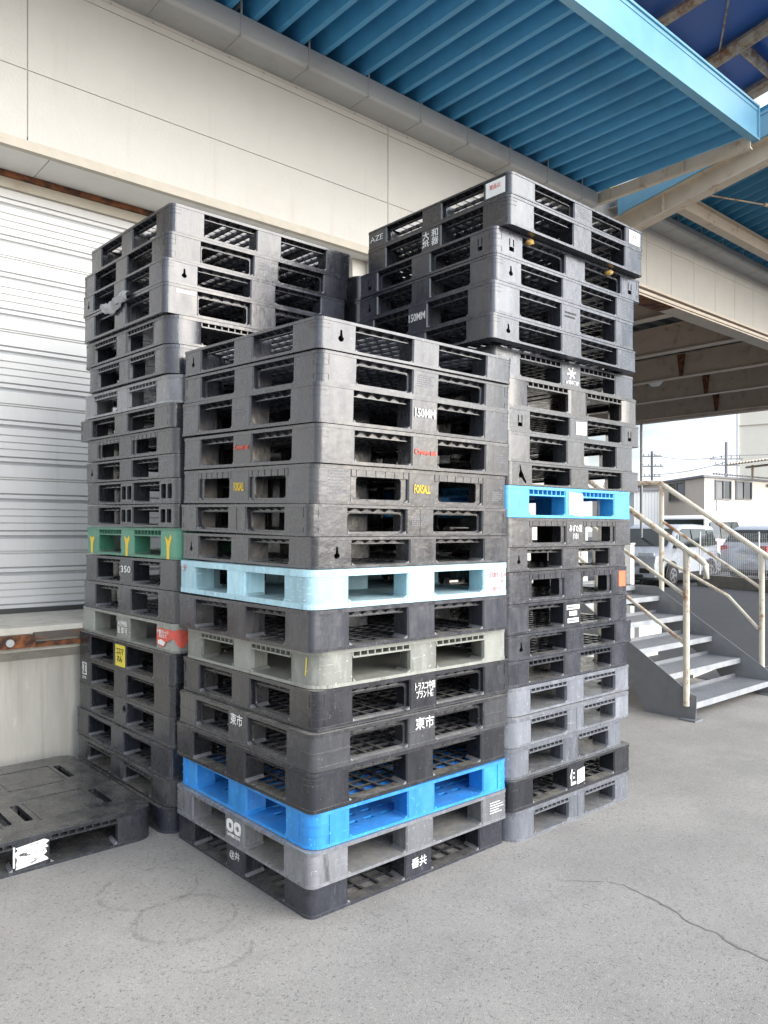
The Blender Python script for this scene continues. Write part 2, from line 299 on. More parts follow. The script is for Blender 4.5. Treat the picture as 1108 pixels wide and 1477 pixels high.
def pallet_meshes(sty, mkey, opt):
    key = (sty, mkey, opt)
    if key in _cache: return _cache[key]
    S = STY[sty]; Rr = S['R']; mt = [M[mkey], M['wear']]
    h = PH; tt = .014 if S['top'] != 'thick' else .026; tb = .013 if S['top'] != 'thick' else .022
    P = HB + .0022
    # --- top deck
    t = MB(); ring = rrect(-P, P, -P, P, Rr + .002, 6)
    inn = rrect(-HB + .055, HB - .055, -HB + .055, HB - .055, .01, 2)
    if S['top'] in ('grid', 'thick'):
        t.plate(ring, [inn[::-1]], h - tt, h)
        x = -HB + .055; n = 16; st = (2 * (HB - .055)) / n
        for i in range(1, n):
            t.box(x + i * st - .0045, x + i * st + .0045, -HB + .055, HB - .055, h - .026, h - .001)
            t.box(-HB + .055, HB - .055, x + i * st - .0035, x + i * st + .0035, h - .024, h - .0022)
        for xx in (-.27, .27):      # stiff cross bands
            t.box(xx - .02, xx + .02, -HB + .055, HB - .055, h - .03, h - .0035)
    elif S['top'] == 'perf':
        t.plate(ring, [inn[::-1]], h - tt, h); perf(t, h - tt, h - .001)
    else:                            # slab with four through slots and shallow grooves
        hs = []
        for sx in (-.41, -.045, .045, .41):
            for sy in (-.25, .25): hs.append(rrect(sx - .018, sx + .018, sy - .12, sy + .12, .012, 3)[::-1])
        t.plate(ring, hs, h - tt - .004, h - .003)
        cells = []
        for cx in (-.225, .225):
            for cy in (-.24, .24): cells.append(rect(cx - .15, cx + .15, cy - .16, cy + .16)[::-1])
        big = rrect(-P + .004, P - .004, -P + .004, P - .004, Rr, 6)
        t.plate(big, hs + cells, h - .003, h)                  # raised margins round the panels
        for cx in (-.225, .225):
            for cy in (-.24, .24): t.plate(rrect(cx - .135, cx + .135, cy - .145, cy + .145, .01, 2), [], h - .003, h - .0004)
    for k in range(4):
        f = side(k)
        for a0, a1 in OPEN:
            w = a1 - a0
            if S['teeth'] == 'fin':
                n = 5
                for i in range(n):
                    a = a0 + w * (i + .5) / n
                    t.prism([(0.003, h - tt), (.04, h - .033), (.04, h - tt)], a - .004, a + .004, fn=lambda d, z, aa, f=f: f(aa, d, z))
                t.prism(rect(a0 + .004, a1 - .004, .036, .043), h - .035, h - tt, fn=f)
                t.prism(rect(a0 + .004, a1 - .004, .022, .0365), h - .036, h - .0325, fn=f)
            elif S['teeth'] == 'cell':
                n = 8
                t.prism(rect(a0 - .002, a1 + .002, .003, .05), h - .043, h - .036, fn=f)
                for i in range(n + 1):
                    a = a0 + w * i / n
                    t.prism(rect(a - .003, a + .003, .005, .05), h - .0365, h - tt, fn=f)
                t.prism(rect(a0, a1, .045, .049), h - .0365, h - tt, fn=f)
            elif S['teeth'] == 'scallop':
                t.prism(rect(a0, a1, .001, .012), h - .04, h - tt, fn=f)
                for i in range(6):
                    a = a0 + w * (i + .5) / 6
                    t.prism(rect(a - .0015, a + .0015, -.001, .002), h - .039, h - tt, fn=f)
            if S.get('win'):
                dd, mg = S['win']; zt = h - .038
                hole = rrect(a0 + mg, a1 - mg, .022, zt - .002, .014, 4)[::-1]
                t.plate(rect(a0 - .001, a1 + .001, tb, zt), [hole], dd, dd + .006, fn=lambda a, z, d, f=f: f(a, d, z))
    top = t.mesh('top_deck', mt)
    # --- bottom deck
    b = MB()
    if S['floor'] == 'solid':
        b.plate(ring, [], 0, tb)
    elif S['floor'] == 'perf':
        b.plate(ring, [inn[::-1]], 0, tb); perf(b, .0008, tb - .0008)
    else:
        b.plate(ring, [inn[::-1]], 0, tb)
        x = -HB + .055; n = 12; st = (2 * (HB - .055)) / n
        for i in range(1, n):
            b.box(x + i * st - .0065, x + i * st + .0065, -HB + .055, HB - .055, .001, tb - .001)
        n = 16; st = (2 * (HB - .055)) / n
        for i in range(1, n): b.box(-HB + .055, HB - .055, x + i * st - .0055, x + i * st + .0055, .002, tb - .003)
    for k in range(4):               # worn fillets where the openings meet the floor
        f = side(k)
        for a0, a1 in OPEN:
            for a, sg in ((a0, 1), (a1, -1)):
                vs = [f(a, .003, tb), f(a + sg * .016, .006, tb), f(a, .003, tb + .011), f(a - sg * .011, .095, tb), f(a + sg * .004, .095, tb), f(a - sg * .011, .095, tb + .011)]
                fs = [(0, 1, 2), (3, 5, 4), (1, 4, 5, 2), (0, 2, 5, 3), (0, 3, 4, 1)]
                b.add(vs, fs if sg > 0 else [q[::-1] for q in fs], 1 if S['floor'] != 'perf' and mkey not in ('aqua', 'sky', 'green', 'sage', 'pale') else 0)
    bot = b.mesh('bottom_deck', mt)
    # --- corner block at (-,-), turned for the other corners
    c = MB(); z0, z1 = tb, h - tt; q = .006; th = .1
    jin = .012 if not S.get('round') else .03
    poly = arc(-HB + Rr, -HB + Rr, Rr, 180, 270, 7)
    if S.get('round'): poly += arc(-HB + A_ - .02, -HB + .02, .02, -90, 0, 4)
    else: poly += [(-HB + A_ - q, -HB), (-HB + A_, -HB + q)]
    poly += [(-HB + A_ - jin, -HB + th), (-HB + .13, -HB + .13), (-HB + th, -HB + A_ - jin)]
    if S.get('round'): poly += arc(-HB + .02, -HB + A_ - .02, .02, 0, 90, 4)[::1] if False else [(-HB + .02 + .02 * math.sin(R_(t)) - .0, -HB + A_ - .02 + .02 * math.cos(R_(t))) for t in (75, 50, 25, 0, -25, -50, -75, -90)][3:]
    else: poly += [(-HB + q, -HB + A_), (-HB, -HB + A_ - q)]
    if S.get('round'):
        poly = arc(-HB + Rr, -HB + Rr, Rr, 180, 270, 7) + [(-HB + A_ - .02, -HB), (-HB + A_ - .004, -HB + .006), (-HB + A_, -HB + .02), (-HB + A_ - jin, -HB + th), (-HB + .13, -HB + .13), (-HB + th, -HB + A_ - jin), (-HB + .02, -HB + A_), (-HB + .006, -HB + A_ - .004), (-HB, -HB + A_ - .02)]
    def cut_faces(mb, poly, holes_y, holes_x):
        n = len(poly); skip = []
        for i in range(n):
            p0, p1 = poly[i], poly[(i + 1) % n]
            for hs, ax in ((holes_y, 1), (holes_x, 0)):
                if hs and abs(p0[ax] + HB) < 1e-6 and abs(p1[ax] + HB) < 1e-6 and abs(p0[1 - ax] - p1[1 - ax]) > .05:
                    skip.append(i); o = 1 - ax; lo, hi = min(p0[o], p1[o]), max(p0[o], p1[o])
                    if ax == 1: fn = lambda a, z: (a, -HB, z); fl = False
                    else: fn = lambda a, z: (-HB, a, z); fl = True
                    mb.tess(rect(lo, hi, z0, z1), hs, fn, 0, flip=fl)
                    for hl in hs:
                        m_ = len(hl); fi = (lambda a, z: (a, -HB + .012, z)) if ax == 1 else (lambda a, z: (-HB + .012, a, z))
                        mb.add([fn(*p) for p in hl] + [fi(*p) for p in hl], [(j, (j + 1) % m_, m_ + (j + 1) % m_, m_ + j) for j in range(m_)])
        mb.prism(poly, z0, z1, skip=skip)
    hy, hx = [], []
    cm_ = -HB + A_ * .58
    if 'key' in opt: hy = [keyhole(cm_, .060)]
    if 'crack' in opt:
        hy = [[(cm_ - .02, .045), (cm_ - .008, .052), (cm_ + .004, .036), (cm_ + .022, .014), (cm_ + .030, .016), (cm_ + .026, .036), (cm_ + .012, .058), (cm_ + .008, .074), (cm_ - .004, .096), (cm_ - .014, .134), (cm_ - .020, .134), (cm_ - .016, .10), (cm_ - .026, .066)]]
    if 'ushape' in opt:
        for off, lst in ((cm_, hy), (cm_, hx)):
            lst.append(rect(off - .016, off + .016, .035, .06)); lst.append(rect(off - .016, off - .009, .064, .105)); lst.append(rect(off + .009, off + .016, .064, .105))
    if 'slot' in opt:
        hx = [rrect(-HB + .045, -HB + .090, .03, .118, .008, 2), rrect(-HB + .105, -HB + .155, .03, .118, .008, 2)]
    cut_faces(c, poly, hy, hx)
    ln = S['lines'] if 'lines0' not in opt else 0
    def wrap(z, w=.0028, pr=.0016, e=.022):
        o = arc(-HB + Rr, -HB + Rr, Rr + pr, 180, 270, 7); o = [(-HB - pr, -HB + Rr + e)] + o + [(-HB + Rr + e, -HB - pr)]
        i_ = arc(-HB + Rr, -HB + Rr, Rr - .001, 180, 270, 7); i_ = [(-HB + .001, -HB + Rr + e)] + i_ + [(-HB + Rr + e, -HB + .001)]
        c.prism(o + i_[::-1], z - w / 2, z + w / 2)
    if ln == 1: wrap(h - .045)
    if ln == 2: wrap(h - .028); wrap(h - .048)
    if ln == 4:
        for z in (.035, .06, .085, .11): wrap(z)
    if ln == 'ladder':
        for z in (h - .04, h - .066, .042): wrap(z, e=.012)
        for za, zb in ((h - .066, h - .016), (.016, .042)):
            c.box(-HB + Rr + .010, -HB + Rr + .0125, -HB - .0016, -HB + .001, za, zb); c.box(-HB - .0016, -HB + .001, -HB + Rr + .010, -HB + Rr + .0125, za, zb)
    if ln == 'frame':
        wrap(.055, .004, .003, .02); wrap(.095, .004, .003, .02)
        c.box(-HB + Rr + .02, -HB + Rr + .026, -HB - .003, -HB + .001, tb, h - tt); c.box(-HB - .003, -HB + .001, -HB + Rr + .02, -HB + Rr + .026, tb, h - tt)
    if 'band' in opt:
        o = [(-HB - .0025, -HB + A_)] + arc(-HB + Rr, -HB + Rr, Rr + .0025, 180, 270, 7) + [(-HB + A_, -HB - .0025)]
        i_ = [(-HB + .001, -HB + A_)] + arc(-HB + Rr, -HB + Rr, Rr - .001, 180, 270, 7) + [(-HB + A_, -HB + .001)]
        for z in (.072, .012 + tb * .2): c.prism(o + i_[::-1], z - .003, z + .003)
    # moulded rib edges beside the openings
    cor = c.mesh('block', mt, smooth=True)
    # --- middle block on side 0
    m = MB(); qq = .006
    mpoly = [(-MIDW + qq, -HB), (MIDW - qq, -HB), (MIDW, -HB + qq), (MIDW - jin, -HB + th), (-MIDW + jin, -HB + th), (-MIDW, -HB + qq)]
    if S.get('round'): mpoly = [(-MIDW + .02, -HB), (MIDW - .02, -HB), (MIDW - .004, -HB + .006), (MIDW, -HB + .02), (MIDW - jin, -HB + th), (-MIDW + jin, -HB + th), (-MIDW, -HB + .02), (-MIDW + .004, -HB + .006)]
    hm = [rrect(-.06, -.008, .03, .118, .008, 2), rrect(.008, .06, .03, .118, .008, 2)] if 'slot' in opt else []
    if 'nick' in opt: hm = [[(.055, .03), (.066, .012 + tb), (.078, .03), (.074, .05), (.06, .05)]]
    if 'burn' in opt: hm = [[(.03, .085), (.045, .072), (.06, .08), (.078, .066), (.082, .085), (.07, .1), (.062, .118), (.048, .112), (.038, .105)]]
    cut_faces(m, mpoly, hm, [])
    if 'band' in opt:
        for z in (.072, .015): m.box(-MIDW, MIDW, -HB - .0025, -HB + .001, z - .003, z + .003)
    if 'ridge' in opt: m.box(-.0015, .0015, -HB - .0015, -HB + .001, z0, z1)
    mid = m.mesh('block', mt)
    k_ = MB(); k_.prism(rrect(-.09, .09, -.09, .09, .015, 2), z0, z1); cen = k_.mesh('block', mt)
    # --- wall between neighbouring blocks deep inside (seen through the openings of solid-floored kinds)
    _cache[key] = (top, bot, cor, mid, cen)
    return _cache[key]
def add_pallet(label, sty, mkey, u0, n0, lx, ly, zb, zt, tilt=0, yaw=0, opt=(), name='plastic_pallet', group=None, cx=None, cy=None):
    top, bot, cor, mid, cen = pallet_meshes(sty, mkey, tuple(opt))
    x = u0 + lx / 2 if cx is None else cx; y = n0 + ly / 2 if cy is None else cy
    r = empty(name, (x, y, zb + tilt / 2), label, 'pallet', group, (math.atan2(tilt, ly), 0, R_(yaw)))
    r.scale = (lx / 1.1, ly / 1.1, (zt - zb - .0026) / PH)
    link(top, 'top_deck', r); link(bot, 'bottom_deck', r)
    for k in range(4):
        for me in (cor, mid):
            o = link(me, 'block', r); o.rotation_euler = (0, 0, R_(90 * k))
    link(cen, 'block', r)
    return r
def mark(r, txt, face, s, z, h, mt='white', width=None, bold=.0, name='lettering'):
    """printed lettering on a pallet face; s runs to the viewer's right from the face centre"""
    o = link(text_mesh(txt, mt, h, 1.0, bold, width), name, r)
    if face == 'R': o.location = (s, -HB - .0030, z); o.rotation_euler = (R_(90), 0, 0)
    else: o.location = (-HB - .0030, -s, z); o.rotation_euler = (R_(90), 0, R_(-90))
    return o
def decal(r, poly, face, mt, d=.0026, name='sticker', z_=.0016):
    b = MB()
    fn = (lambda a, z, t: (a, -HB - .0008 - t, z)) if face == 'R' else (lambda a, z, t: (-HB - .0008 - t, -a, z))
    b.prism(poly, 0, z_, fn=fn)
    return b.build(name, M[mt], r)
def quad(cx, cz, w, h, j=.0):
    return [(cx - w / 2, cz - h / 2 + j), (cx + w / 2, cz - h / 2 - j), (cx + w / 2, cz + h / 2 - j), (cx - w / 2, cz + h / 2 + j)]
def rows(r, face, s, z, n, w, dz=.011, mt='emb', hh=.005):
    b = MB(); rnd = random.Random(n * 7 + int(z * 1000))
    fn = (lambda a, zz, t: (a, -HB - t, zz)) if face == 'R' else (lambda a, zz, t: (-HB - t, -a, zz))
    for i in range(n):
        x = s - w / 2; end = s + w / 2 - rnd.random() * w * .4
        while x < end:
            l = .004 + rnd.random() * .009; b.prism(rect(x, min(x + l, end + .002), z - i * dz, z - i * dz + hh), 0, .0009, fn=fn); x += l + .0025
    return b.build('moulded_lettering', M[mt], r)
SMALL = .46                                     # block centre offset for corner blocks
# ---- front stack
FZ = [2.255, 2.135, 2.011, 1.858, 1.708, 1.555, 1.431, 1.309, 1.16, 1.003, 0.856, 0.702, 0.559, 0.405, 0.268, 0.135, 0.0]
FP = [(2.262, 2.871, 0.39), (2.272, 2.89, 1.11), (2.252, 2.875, 0.62), (2.263, 2.88, 0.45), (2.265, 2.899, -0.09), (2.241, 2.874, -1.06), (2.255, 2.878, -0.14), (2.221, 2.85, -0.57), (2.221, 2.851, -0.17), (2.264, 2.881, -0.14), (2.258, 2.879, 0.03), (2.23, 2.858, 0.03), (2.222, 2.868, 0.81), (2.234, 2.863, -0.35), (2.213, 2.854, 0.21), (2.242, 2.896, 0.38)]
FT = [.046, .045, .040, .034, .030, .024, .014, .008] + [0] * 8
FS = [('A', 'coal', ('key',), 'dark grey keyhole pallet topping the front stack, sky and grid showing through it'),
      ('B', 'coal', (), 'dark pallet with rounded windows second from top of the front stack'),
      ('A', 'coal', (), 'dark pallet printed 150MM in white on its middle block, in front stack'),
      ('A', 'warm', (), 'dark pallet with small red lettering on its middle blocks, front stack'),
      ('D', 'warm', (), 'dark framed-window pallet with yellow lettering on its middle blocks, front stack'),
      ('B', 'warm', ('ridge',), 'dark rounded-window pallet directly under the yellow-lettered one in the front stack'),
      ('A', 'warm', ('key',), 'dark keyhole pallet resting directly on the light blue pallet'),
      ('F', 'aqua', (), 'faded light blue pallet with red lettering in the middle of front stack'),
      ('A', 'coal', (), 'scuffed charcoal pallet directly under the light blue pallet'),
      ('C', 'sage', (), 'grey-green round-cornered pallet in the front stack, scraped at its corner'),
      ('B', 'black', (), 'black pallet printed with two white lines of katakana, front stack'),
      ('B', 'warm', ('band', 'lines0'), 'dirty black pallet printed with two white kanji on its middle blocks'),
      ('A', 'black', (), 'scratched black pallet resting directly on the bright blue pallet'),
      ('G', 'blue', (), 'bright blue pallet with perforated floor low in the front stack'),
      ('H', 'grey', (), 'mid grey pallet with white logo, under the bright blue pallet'),
      ('N', 'navy', (), 'blue-black pallet with faint white kanji at the bottom of front stack')]
front = []
for i, (sty, mk, opt, lab) in enumerate(FS):
    cx, cy, yw = FP[i]
    front.append(add_pallet(lab, sty, mk, 0, 0, 1.12, 1.08, FZ[i + 1], FZ[i], FT[i], yw * .8, opt, group='pallets of the front stack', cx=cx, cy=cy))
f = front
rows(f[1], 'R', .0, .112, 6, .10); rows(f[2], 'L', .0, .085, 3, .10)
mark(f[2], '150MM', 'R', 0.0, .085, .050, width=.115, bold=.0006)
mark(f[3], 'Crown est', 'R', .0, .075, .034, 'red', width=.125, bold=.0008); mark(f[3], 'Crown est', 'L', .0, .085, .034, 'red', width=.12, bold=.0008)
rows(f[3], 'R', .47, .09, 4, .08)
mark(f[4], 'FORSALL', 'R', .0, .072, .05, 'yel', width=.09, bold=.0006); mark(f[4], 'FORSALL', 'L', .0, .07, .05, 'yel', width=.085, bold=.0006)
rows(f[4], 'R', -.42, .125, 8, .13, .012); rows(f[4], 'L', .45, .07, 4, .09); rows(f[4], 'L', -.45, .10, 3, .07, .02); rows(f[4], 'R', .475, .07, 5, .075, .009)
rows(f[5], 'R', .0, .10, 6, .10, .010)
mark(f[7], '日本仁もA', 'R', .465, .097, .030, 'red', width=.105); mark(f[7], '－Ξ上田', 'R', .465, .066, .018, 'red', width=.075); mark(f[7], '上田仁ろして', 'R', .465, .032, .022, 'red', width=.105)
mark(f[7], 'テ', 'L', -.47, .115, .038, 'red', bold=.0006)
mark(f[10], 'トラスコ中田\nプラント様', 'R', .005, .085, .036, width=.112, bold=.0006)
mark(f[11], '東市', 'R', .01, .105, .056, width=.105, bold=.0006); mark(f[11], '東市', 'L', .0, .108, .056, width=.10, bold=.0006)
b = MB()
for x0 in (-.05, .012):
    o = rrect(x0 - .028 + .019, x0 + .028 + .019, .062, .122, .02, 5); b.plate(o, [rrect(x0 - .01 + .019, x0 + .012 + .019, .078, .104, .008, 3)[::-1]], 0, .0012, fn=lambda a, z, t: (-HB - .001 - t, -a, z))
b.build('logo', M['white'], f[14])
mark(f[14], 'DISTRIBUTION', 'L', .0, .048, .020, width=.105, bold=.0006)
rows(f[14], 'R', .47, .10, 5, .09, .013, 'white', .004)
mark(f[15], '垂共', 'R', .0, .075, .050, width=.085, bold=.0008); mark(f[15], '@井', 'L', .0, .085, .045, width=.085)
b = MB(); b.prism([(-.38, .05), (-.374, .05), (-.366, .12), (-.372, .122)], 0, .001, fn=lambda a, z, t: (-HB - .001 - t, -(a + .86), z)); b.build('orange_scrape', M['yelp'], f[9])
# ---- left stack
LZ = [3.025, 2.887, 2.757, 2.639, 2.494, 2.353, 2.211, 2.071, 1.951, 1.826, 1.71, 1.584, 1.468, 1.311, 1.161, 1.005, 0.86, 0.708, 0.56, 0.408, 0.26, 0.125, 0.0]
LB = [(1.665, 3.46, 1.1, 1.047), (1.647, 3.46, 1.1, 1.107), (1.628, 3.46, 1.1, 1.07), (1.629, 3.46, 1.1, 1.057), (1.649, 3.46, 1.1, 1.124), (1.654, 3.46, 1.1, 1.082), (1.672, 3.46, 1.1, 1.21), (1.668, 3.46, 1.1, 1.228), (1.682, 3.46, 1.1, 1.165), (1.686, 3.46, 1.1, 1.186), (1.693, 3.46, 1.1, 1.189), (1.689, 3.46, 1.1, 1.178), (1.7, 3.46, 1.1, 1.208), (1.697, 3.46, 1.1, 1.22), (1.689, 3.46, 1.1, 1.23), (1.682, 3.46, 1.1, 1.23), (1.661, 3.46, 1.1, 1.23), (1.665, 3.46, 1.1, 1.23), (1.665, 3.46, 1.1, 1.235), (1.65, 3.46, 1.1, 1.235), (1.643, 3.46, 1.1, 1.235), (1.633, 3.46, 1.1, 1.235)]
LT = [.04, .04, .04, .038, .038, .036, .036, .03, .03, .025, .022, .016, .01] + [0] * 9
LS = [('A', 'black', (), 'black pallet at the very top of the left stack beside the shutter'),
      ('B', 'black', (), 'black rounded-window pallet second from top of the left stack'),
      ('A', 'coal', ('key',), 'black keyhole pallet with crumpled film in it, left stack'),
      ('B', 'coal', ('lines0',), 'dusty dark pallet with tall rounded windows and a white strip label, left stack'),
      ('C', 'coal', (), 'dark round-cornered pallet under the tall-windowed one in the left stack'),
      ('C', 'coal', (), 'dark round-cornered ribbed pallet resting on the paler grey one, left stack'),
      ('C', 'grey', (), 'lighter grey round-cornered pallet in the upper left stack'),
      ('B', 'warm', (), 'dark pallet sticking out toward the shutter, under the lighter grey one'),
      ('D', 'warm', (), 'dark pallet with plain framed windows in the middle of the left stack'),
      ('A', 'warm', ('key',), 'dark keyhole pallet above the two slotted ones, left stack'),
      ('A', 'warm', ('slot',), 'dark pallet with vertical slots in its blocks, upper one of two'),
      ('A', 'warm', ('slot', 'lines0'), 'dark slotted-block pallet resting directly on the green pallet'),
      ('V', 'green', ('lines0',), 'green pallet with yellow paint marks on its blocks'),
      ('A', 'black', (), 'black pallet printed 350 in white, directly under the green pallet'),
      ('A', 'warm', (), 'greyish dusty pallet just above the one with the torn red sticker'),
      ('H', 'sage', ('lines0',), 'grey-green pallet with a torn red sticker wrapped round its corner'),
      ('N', 'black', (), 'black pallet with a yellow sticker on its middle block'),
      ('A', 'black', (), 'black pallet with a small white framed mark near the dock wall'),
      ('A', 'coal', ('burn',), 'black pallet with a jagged hole in its middle block, left stack'),
      ('A', 'navy', (), 'blue-black pallet third from the ground in the left stack'),
      ('C', 'warm', (), 'dirty brown-grey round-cornered pallet second from the ground, left stack'),
      ('C', 'navy', (), 'blue-black pallet at the bottom of the left stack behind the flat one')]
left = []
for i, (sty, mk, opt, lab) in enumerate(LS):
    u0, n0, lx, ly = LB[i]
    left.append(add_pallet(lab, sty, mk, u0, n0, lx, ly, LZ[i + 1], LZ[i], LT[i], random.uniform(-.15, .15), opt, group='pallets of the left stack'))
l = left
decal(l[3], quad(-.44, .118, .10, .016), 'R', 'paper'); rows(l[1], 'R', 0, .10, 4, .09); rows(l[9], 'L', .45, .10, 5, .08); rows(l[8], 'L', 0, .09, 2, .08)
for s_, j in ((-.46, 0), (.0, .008), (.455, .02)):
    decal(l[12], [(s_ - .012, .0), (s_ + .012, .0), (s_ + .014, .055), (s_ + .034, .085 + j), (s_ + .026, .10 + j), (s_ + .004, .088), (s_ - .03, .10 + j * .5), (s_ - .014, .06)], 'L', 'yel', name='paint_mark')
mark(l[13], '350', 'L', 0, .085, .052, width=.115, bold=.0006)
mark(l[15], 'A1990B\n返 却 可', 'L', .0, .075, .042, width=.115, bold=.0006)
# red sticker wrapped round the near corner
b = MB(); Rr = STY['H']['R'] + .0035
def wrapc(a):   # a: distance along the L face towards the corner, then on to the R face
    La = A_ - Rr
    if a < La: return (-HB - .0035, -HB + A_ - a)
    t = (a - La) / (Rr * math.pi / 2)
    if t < 1: return (-HB + STY['H']['R'] - Rr * math.cos(t * math.pi / 2), -HB + STY['H']['R'] - Rr * math.sin(t * math.pi / 2))
    return (-HB + STY['H']['R'] + (a - La - Rr * math.pi / 2), -HB - .0035)
N_ = 22; low = [.035, .03, .028, .03, .026, .02, .03, .024, .035, .05, .058, .055, .062, .07, .075, .07, .05, .035, .03, .028, .03, .05, .06]
vs = []; fs = []
for i in range(N_ + 1):
    x, y = wrapc(.012 + .225 * i / N_); vs += [(x, y, low[i]), (x, y, .118 - .004 * math.sin(i))]
for i in range(N_): fs.append((2 * i, 2 * i + 2, 2 * i + 3, 2 * i + 1))
b.add(vs, fs)
ob = b.build('torn_sticker', M['red'], l[15]); md = ob.modifiers.new('thick', 'SOLIDIFY'); md.thickness = .0012; md.offset = 1
o = mark(l[15], '木製パレット\n禁止して', 'L', .448, .092, .021, 'white', width=.115, bold=.0006); o.location.x -= .003
decal(l[15], [(.40, .036), (.455, .03), (.47, .05), (.43, .062), (.40, .055)], 'L', 'white', name='torn_patch').location.x -= .004
decal(l[16], quad(.015, .075, .115, .115), 'L', 'yelp'); o = mark(l[16], 'コスマ\nれん', 'L', .015, .078, .042, 'ink', width=.085, bold=.0006); o.location.x -= .0006
b = MB(); b.plate(rect(-.03, .03, .05, .125), [rect(-.022, .022, .058, .117)[::-1]], 0, .001, fn=lambda a, z, t: (-HB - .001 - t, -(a - .46), z)); b.prism(rect(-.004, .004, .066, .11), 0, .001, fn=lambda a, z, t: (-HB - .001 - t, -(a - .448), z)); b.prism(rect(-.004, .004, .066, .11), 0, .001, fn=lambda a, z, t: (-HB - .001 - t, -(a - .472), z))
b.build('framed_mark', M['white'], l[17]); mark(l[17], 'ひ3', 'L', -.46, .034, .022, width=.05, bold=.0006)
# ---- right stack
RZ = [3.115, 3.01, 2.868, 2.741, 2.616, 2.462, 2.344, 2.205, 2.048, 1.928, 1.783, 1.670, 1.516, 1.373, 1.256, 1.103, .955, .832, .706, .570, .432, .286, .142, 0.0]
RB = [(2.78, 2.31, 1.156, 1.03), (2.777, 2.31, 1.151, 1.03), (2.738, 2.36, 1.25, 1.0), (2.738, 2.36, 1.195, 1.0), (2.725, 2.36, 1.20, 1.02), (2.71, 2.36, 1.24, 1.02), (2.828, 2.445, 1.235, .99), (2.832, 2.40, 1.225, 1.03), (2.834, 2.385, 1.19, 1.04), (2.835, 2.375, 1.105, 1.06), (2.835, 2.37, 1.16, 1.06), (2.83, 2.37, 1.075, 1.06), (2.83, 2.37, 1.09, 1.06), (2.83, 2.375, 1.03, 1.06), (2.83, 2.37, 1.05, 1.06), (2.83, 2.37, 1.045, 1.06), (2.835, 2.37, 1.085, 1.06), (2.83, 2.37, 1.045, 1.06), (2.83, 2.36, 1.08, 1.06), (2.80, 2.33, 1.06, 1.1), (2.79, 2.33, .99, 1.1), (2.80, 2.32, 1.022, 1.1), (2.805, 2.31, 1.012, 1.1)]
RS_ = [('B', 'black', ('lines0',), 'black pallet with white stickers at the top of the tallest right stack'),
       ('A', 'black', (), 'black pallet with four white kanji on its block, reflecting the sky'),
       ('B', 'coal', ('ushape',), 'dark pallet with U slots holding yellow foam bits, upper right stack'),
       ('A', 'coal', ('key',), 'dark keyhole pallet right below the foam-stuffed U-slot pallet'),
       ('A', 'coal', (), 'dark pallet printed 150MM on its left face, right stack'),
       ('A', 'coal', ('key',), 'dark keyhole pallet directly above the snowflake pallet'),
       ('V', 'coal', (), 'dark pallet with a white snowflake mark on its middle block'),
       ('C', 'brown', ('lines0',), 'brownish ribbed pallet between snowflake pallet and U-slot pallet'),
       ('A', 'warm', ('ushape', 'lines0'), 'dark U-slot pallet with a square white sticker on its middle block'),
       ('A', 'warm', ('lines0',), 'plain dark pallet below the square-stickered U-slot pallet, right stack'),
       ('A', 'warm', ('crack', 'lines0'), 'dark pallet with a cracked corner block resting on the sky blue one'),
       ('V', 'sky', ('lines0',), 'sky blue pallet with white paper stuck on its middle block'),
       ('D', 'warm', (), 'dark pallet with white lettering directly under the sky blue pallet'),
       ('A', 'warm', ('key',), 'dark keyhole pallet above the one with orange sticker'),
       ('D', 'coal', (), 'dark framed-window pallet with an orange sticker at its far end'),
       ('A', 'coal', (), 'dark pallet with three white strips on its middle block'),
       ('A', 'coal', ('key',), 'dark keyhole pallet below the three-strip pallet, lower right stack'),
       ('V', 'coal', ('lines0',), 'charcoal pallet resting on top of three pale grey ones'),
       ('C', 'pale', (), 'pale blue-grey pallet, uppermost of the three together in right stack'),
       ('C', 'pale', ('ridge',), 'pale grey pallet with white specks, middle of the three pale ones'),
       ('C', 'slate', (), 'dusty mid grey pallet resting on the black one near the ground'),
       ('N', 'black', (), 'black pallet with white patches of lettering near the ground, right stack'),
       ('C', 'slate', ('ridge',), 'grey round-cornered pallet at the bottom of the right stack')]
right = []
for i, (sty, mk, opt, lab) in enumerate(RS_):
    u0, n0, lx, ly = RB[i]
    right.append(add_pallet(lab, sty, mk, u0, n0, lx, ly, RZ[i + 1], RZ[i], 0.004 if i < 3 else 0, random.uniform(-.2, .2), opt, group='pallets of the right stack'))
r_ = right
decal(r_[0], quad(.455, .072, .125, .105, .0), 'L', 'paper'); o = mark(r_[0], '営品以', 'L', .455, .085, .036, 'red', width=.07); o.location.x -= .0006
mark(r_[0], 'AZE', 'L', -.455, .075, .062, width=.115)
decal(r_[0], quad(.455, .072, .105, .105), 'R', 'paper'); o = mark(r_[0], '営品', 'R', .455, .08, .022, 'red', width=.04); o.location.y -= .0006
rows(r_[0], 'R', 0, .115, 6, .10, .014)
mark(r_[1], '大 和\n紙 器', 'L', .0, .08, .046, width=.125, bold=.0006)
rows(r_[3], 'R', .46, .105, 5, .09, .014); mark(r_[4], '150MM', 'L', 0, .08, .055, width=.13, bold=.0006); rows(r_[4], 'R', .0, .095, 2, .1, .02, 'ink', .009); rows(r_[5], 'R', .46, .11, 5, .09, .014)
b = MB()
for t in (0, 60, 120):
    c_, s_ = math.cos(R_(t + 12)), math.sin(R_(t + 12)); w = .0055; L_ = .036
    b.prism([(-L_ * c_ + w * s_, .088 - L_ * s_ - w * c_), (L_ * c_ + w * s_, .088 + L_ * s_ - w * c_), (L_ * c_ - w * s_, .088 + L_ * s_ + w * c_), (-L_ * c_ - w * s_, .088 - L_ * s_ + w * c_)], 0, .0008 + t * 4e-6, fn=lambda a, z, q: (a, -HB - .001 - q, z))
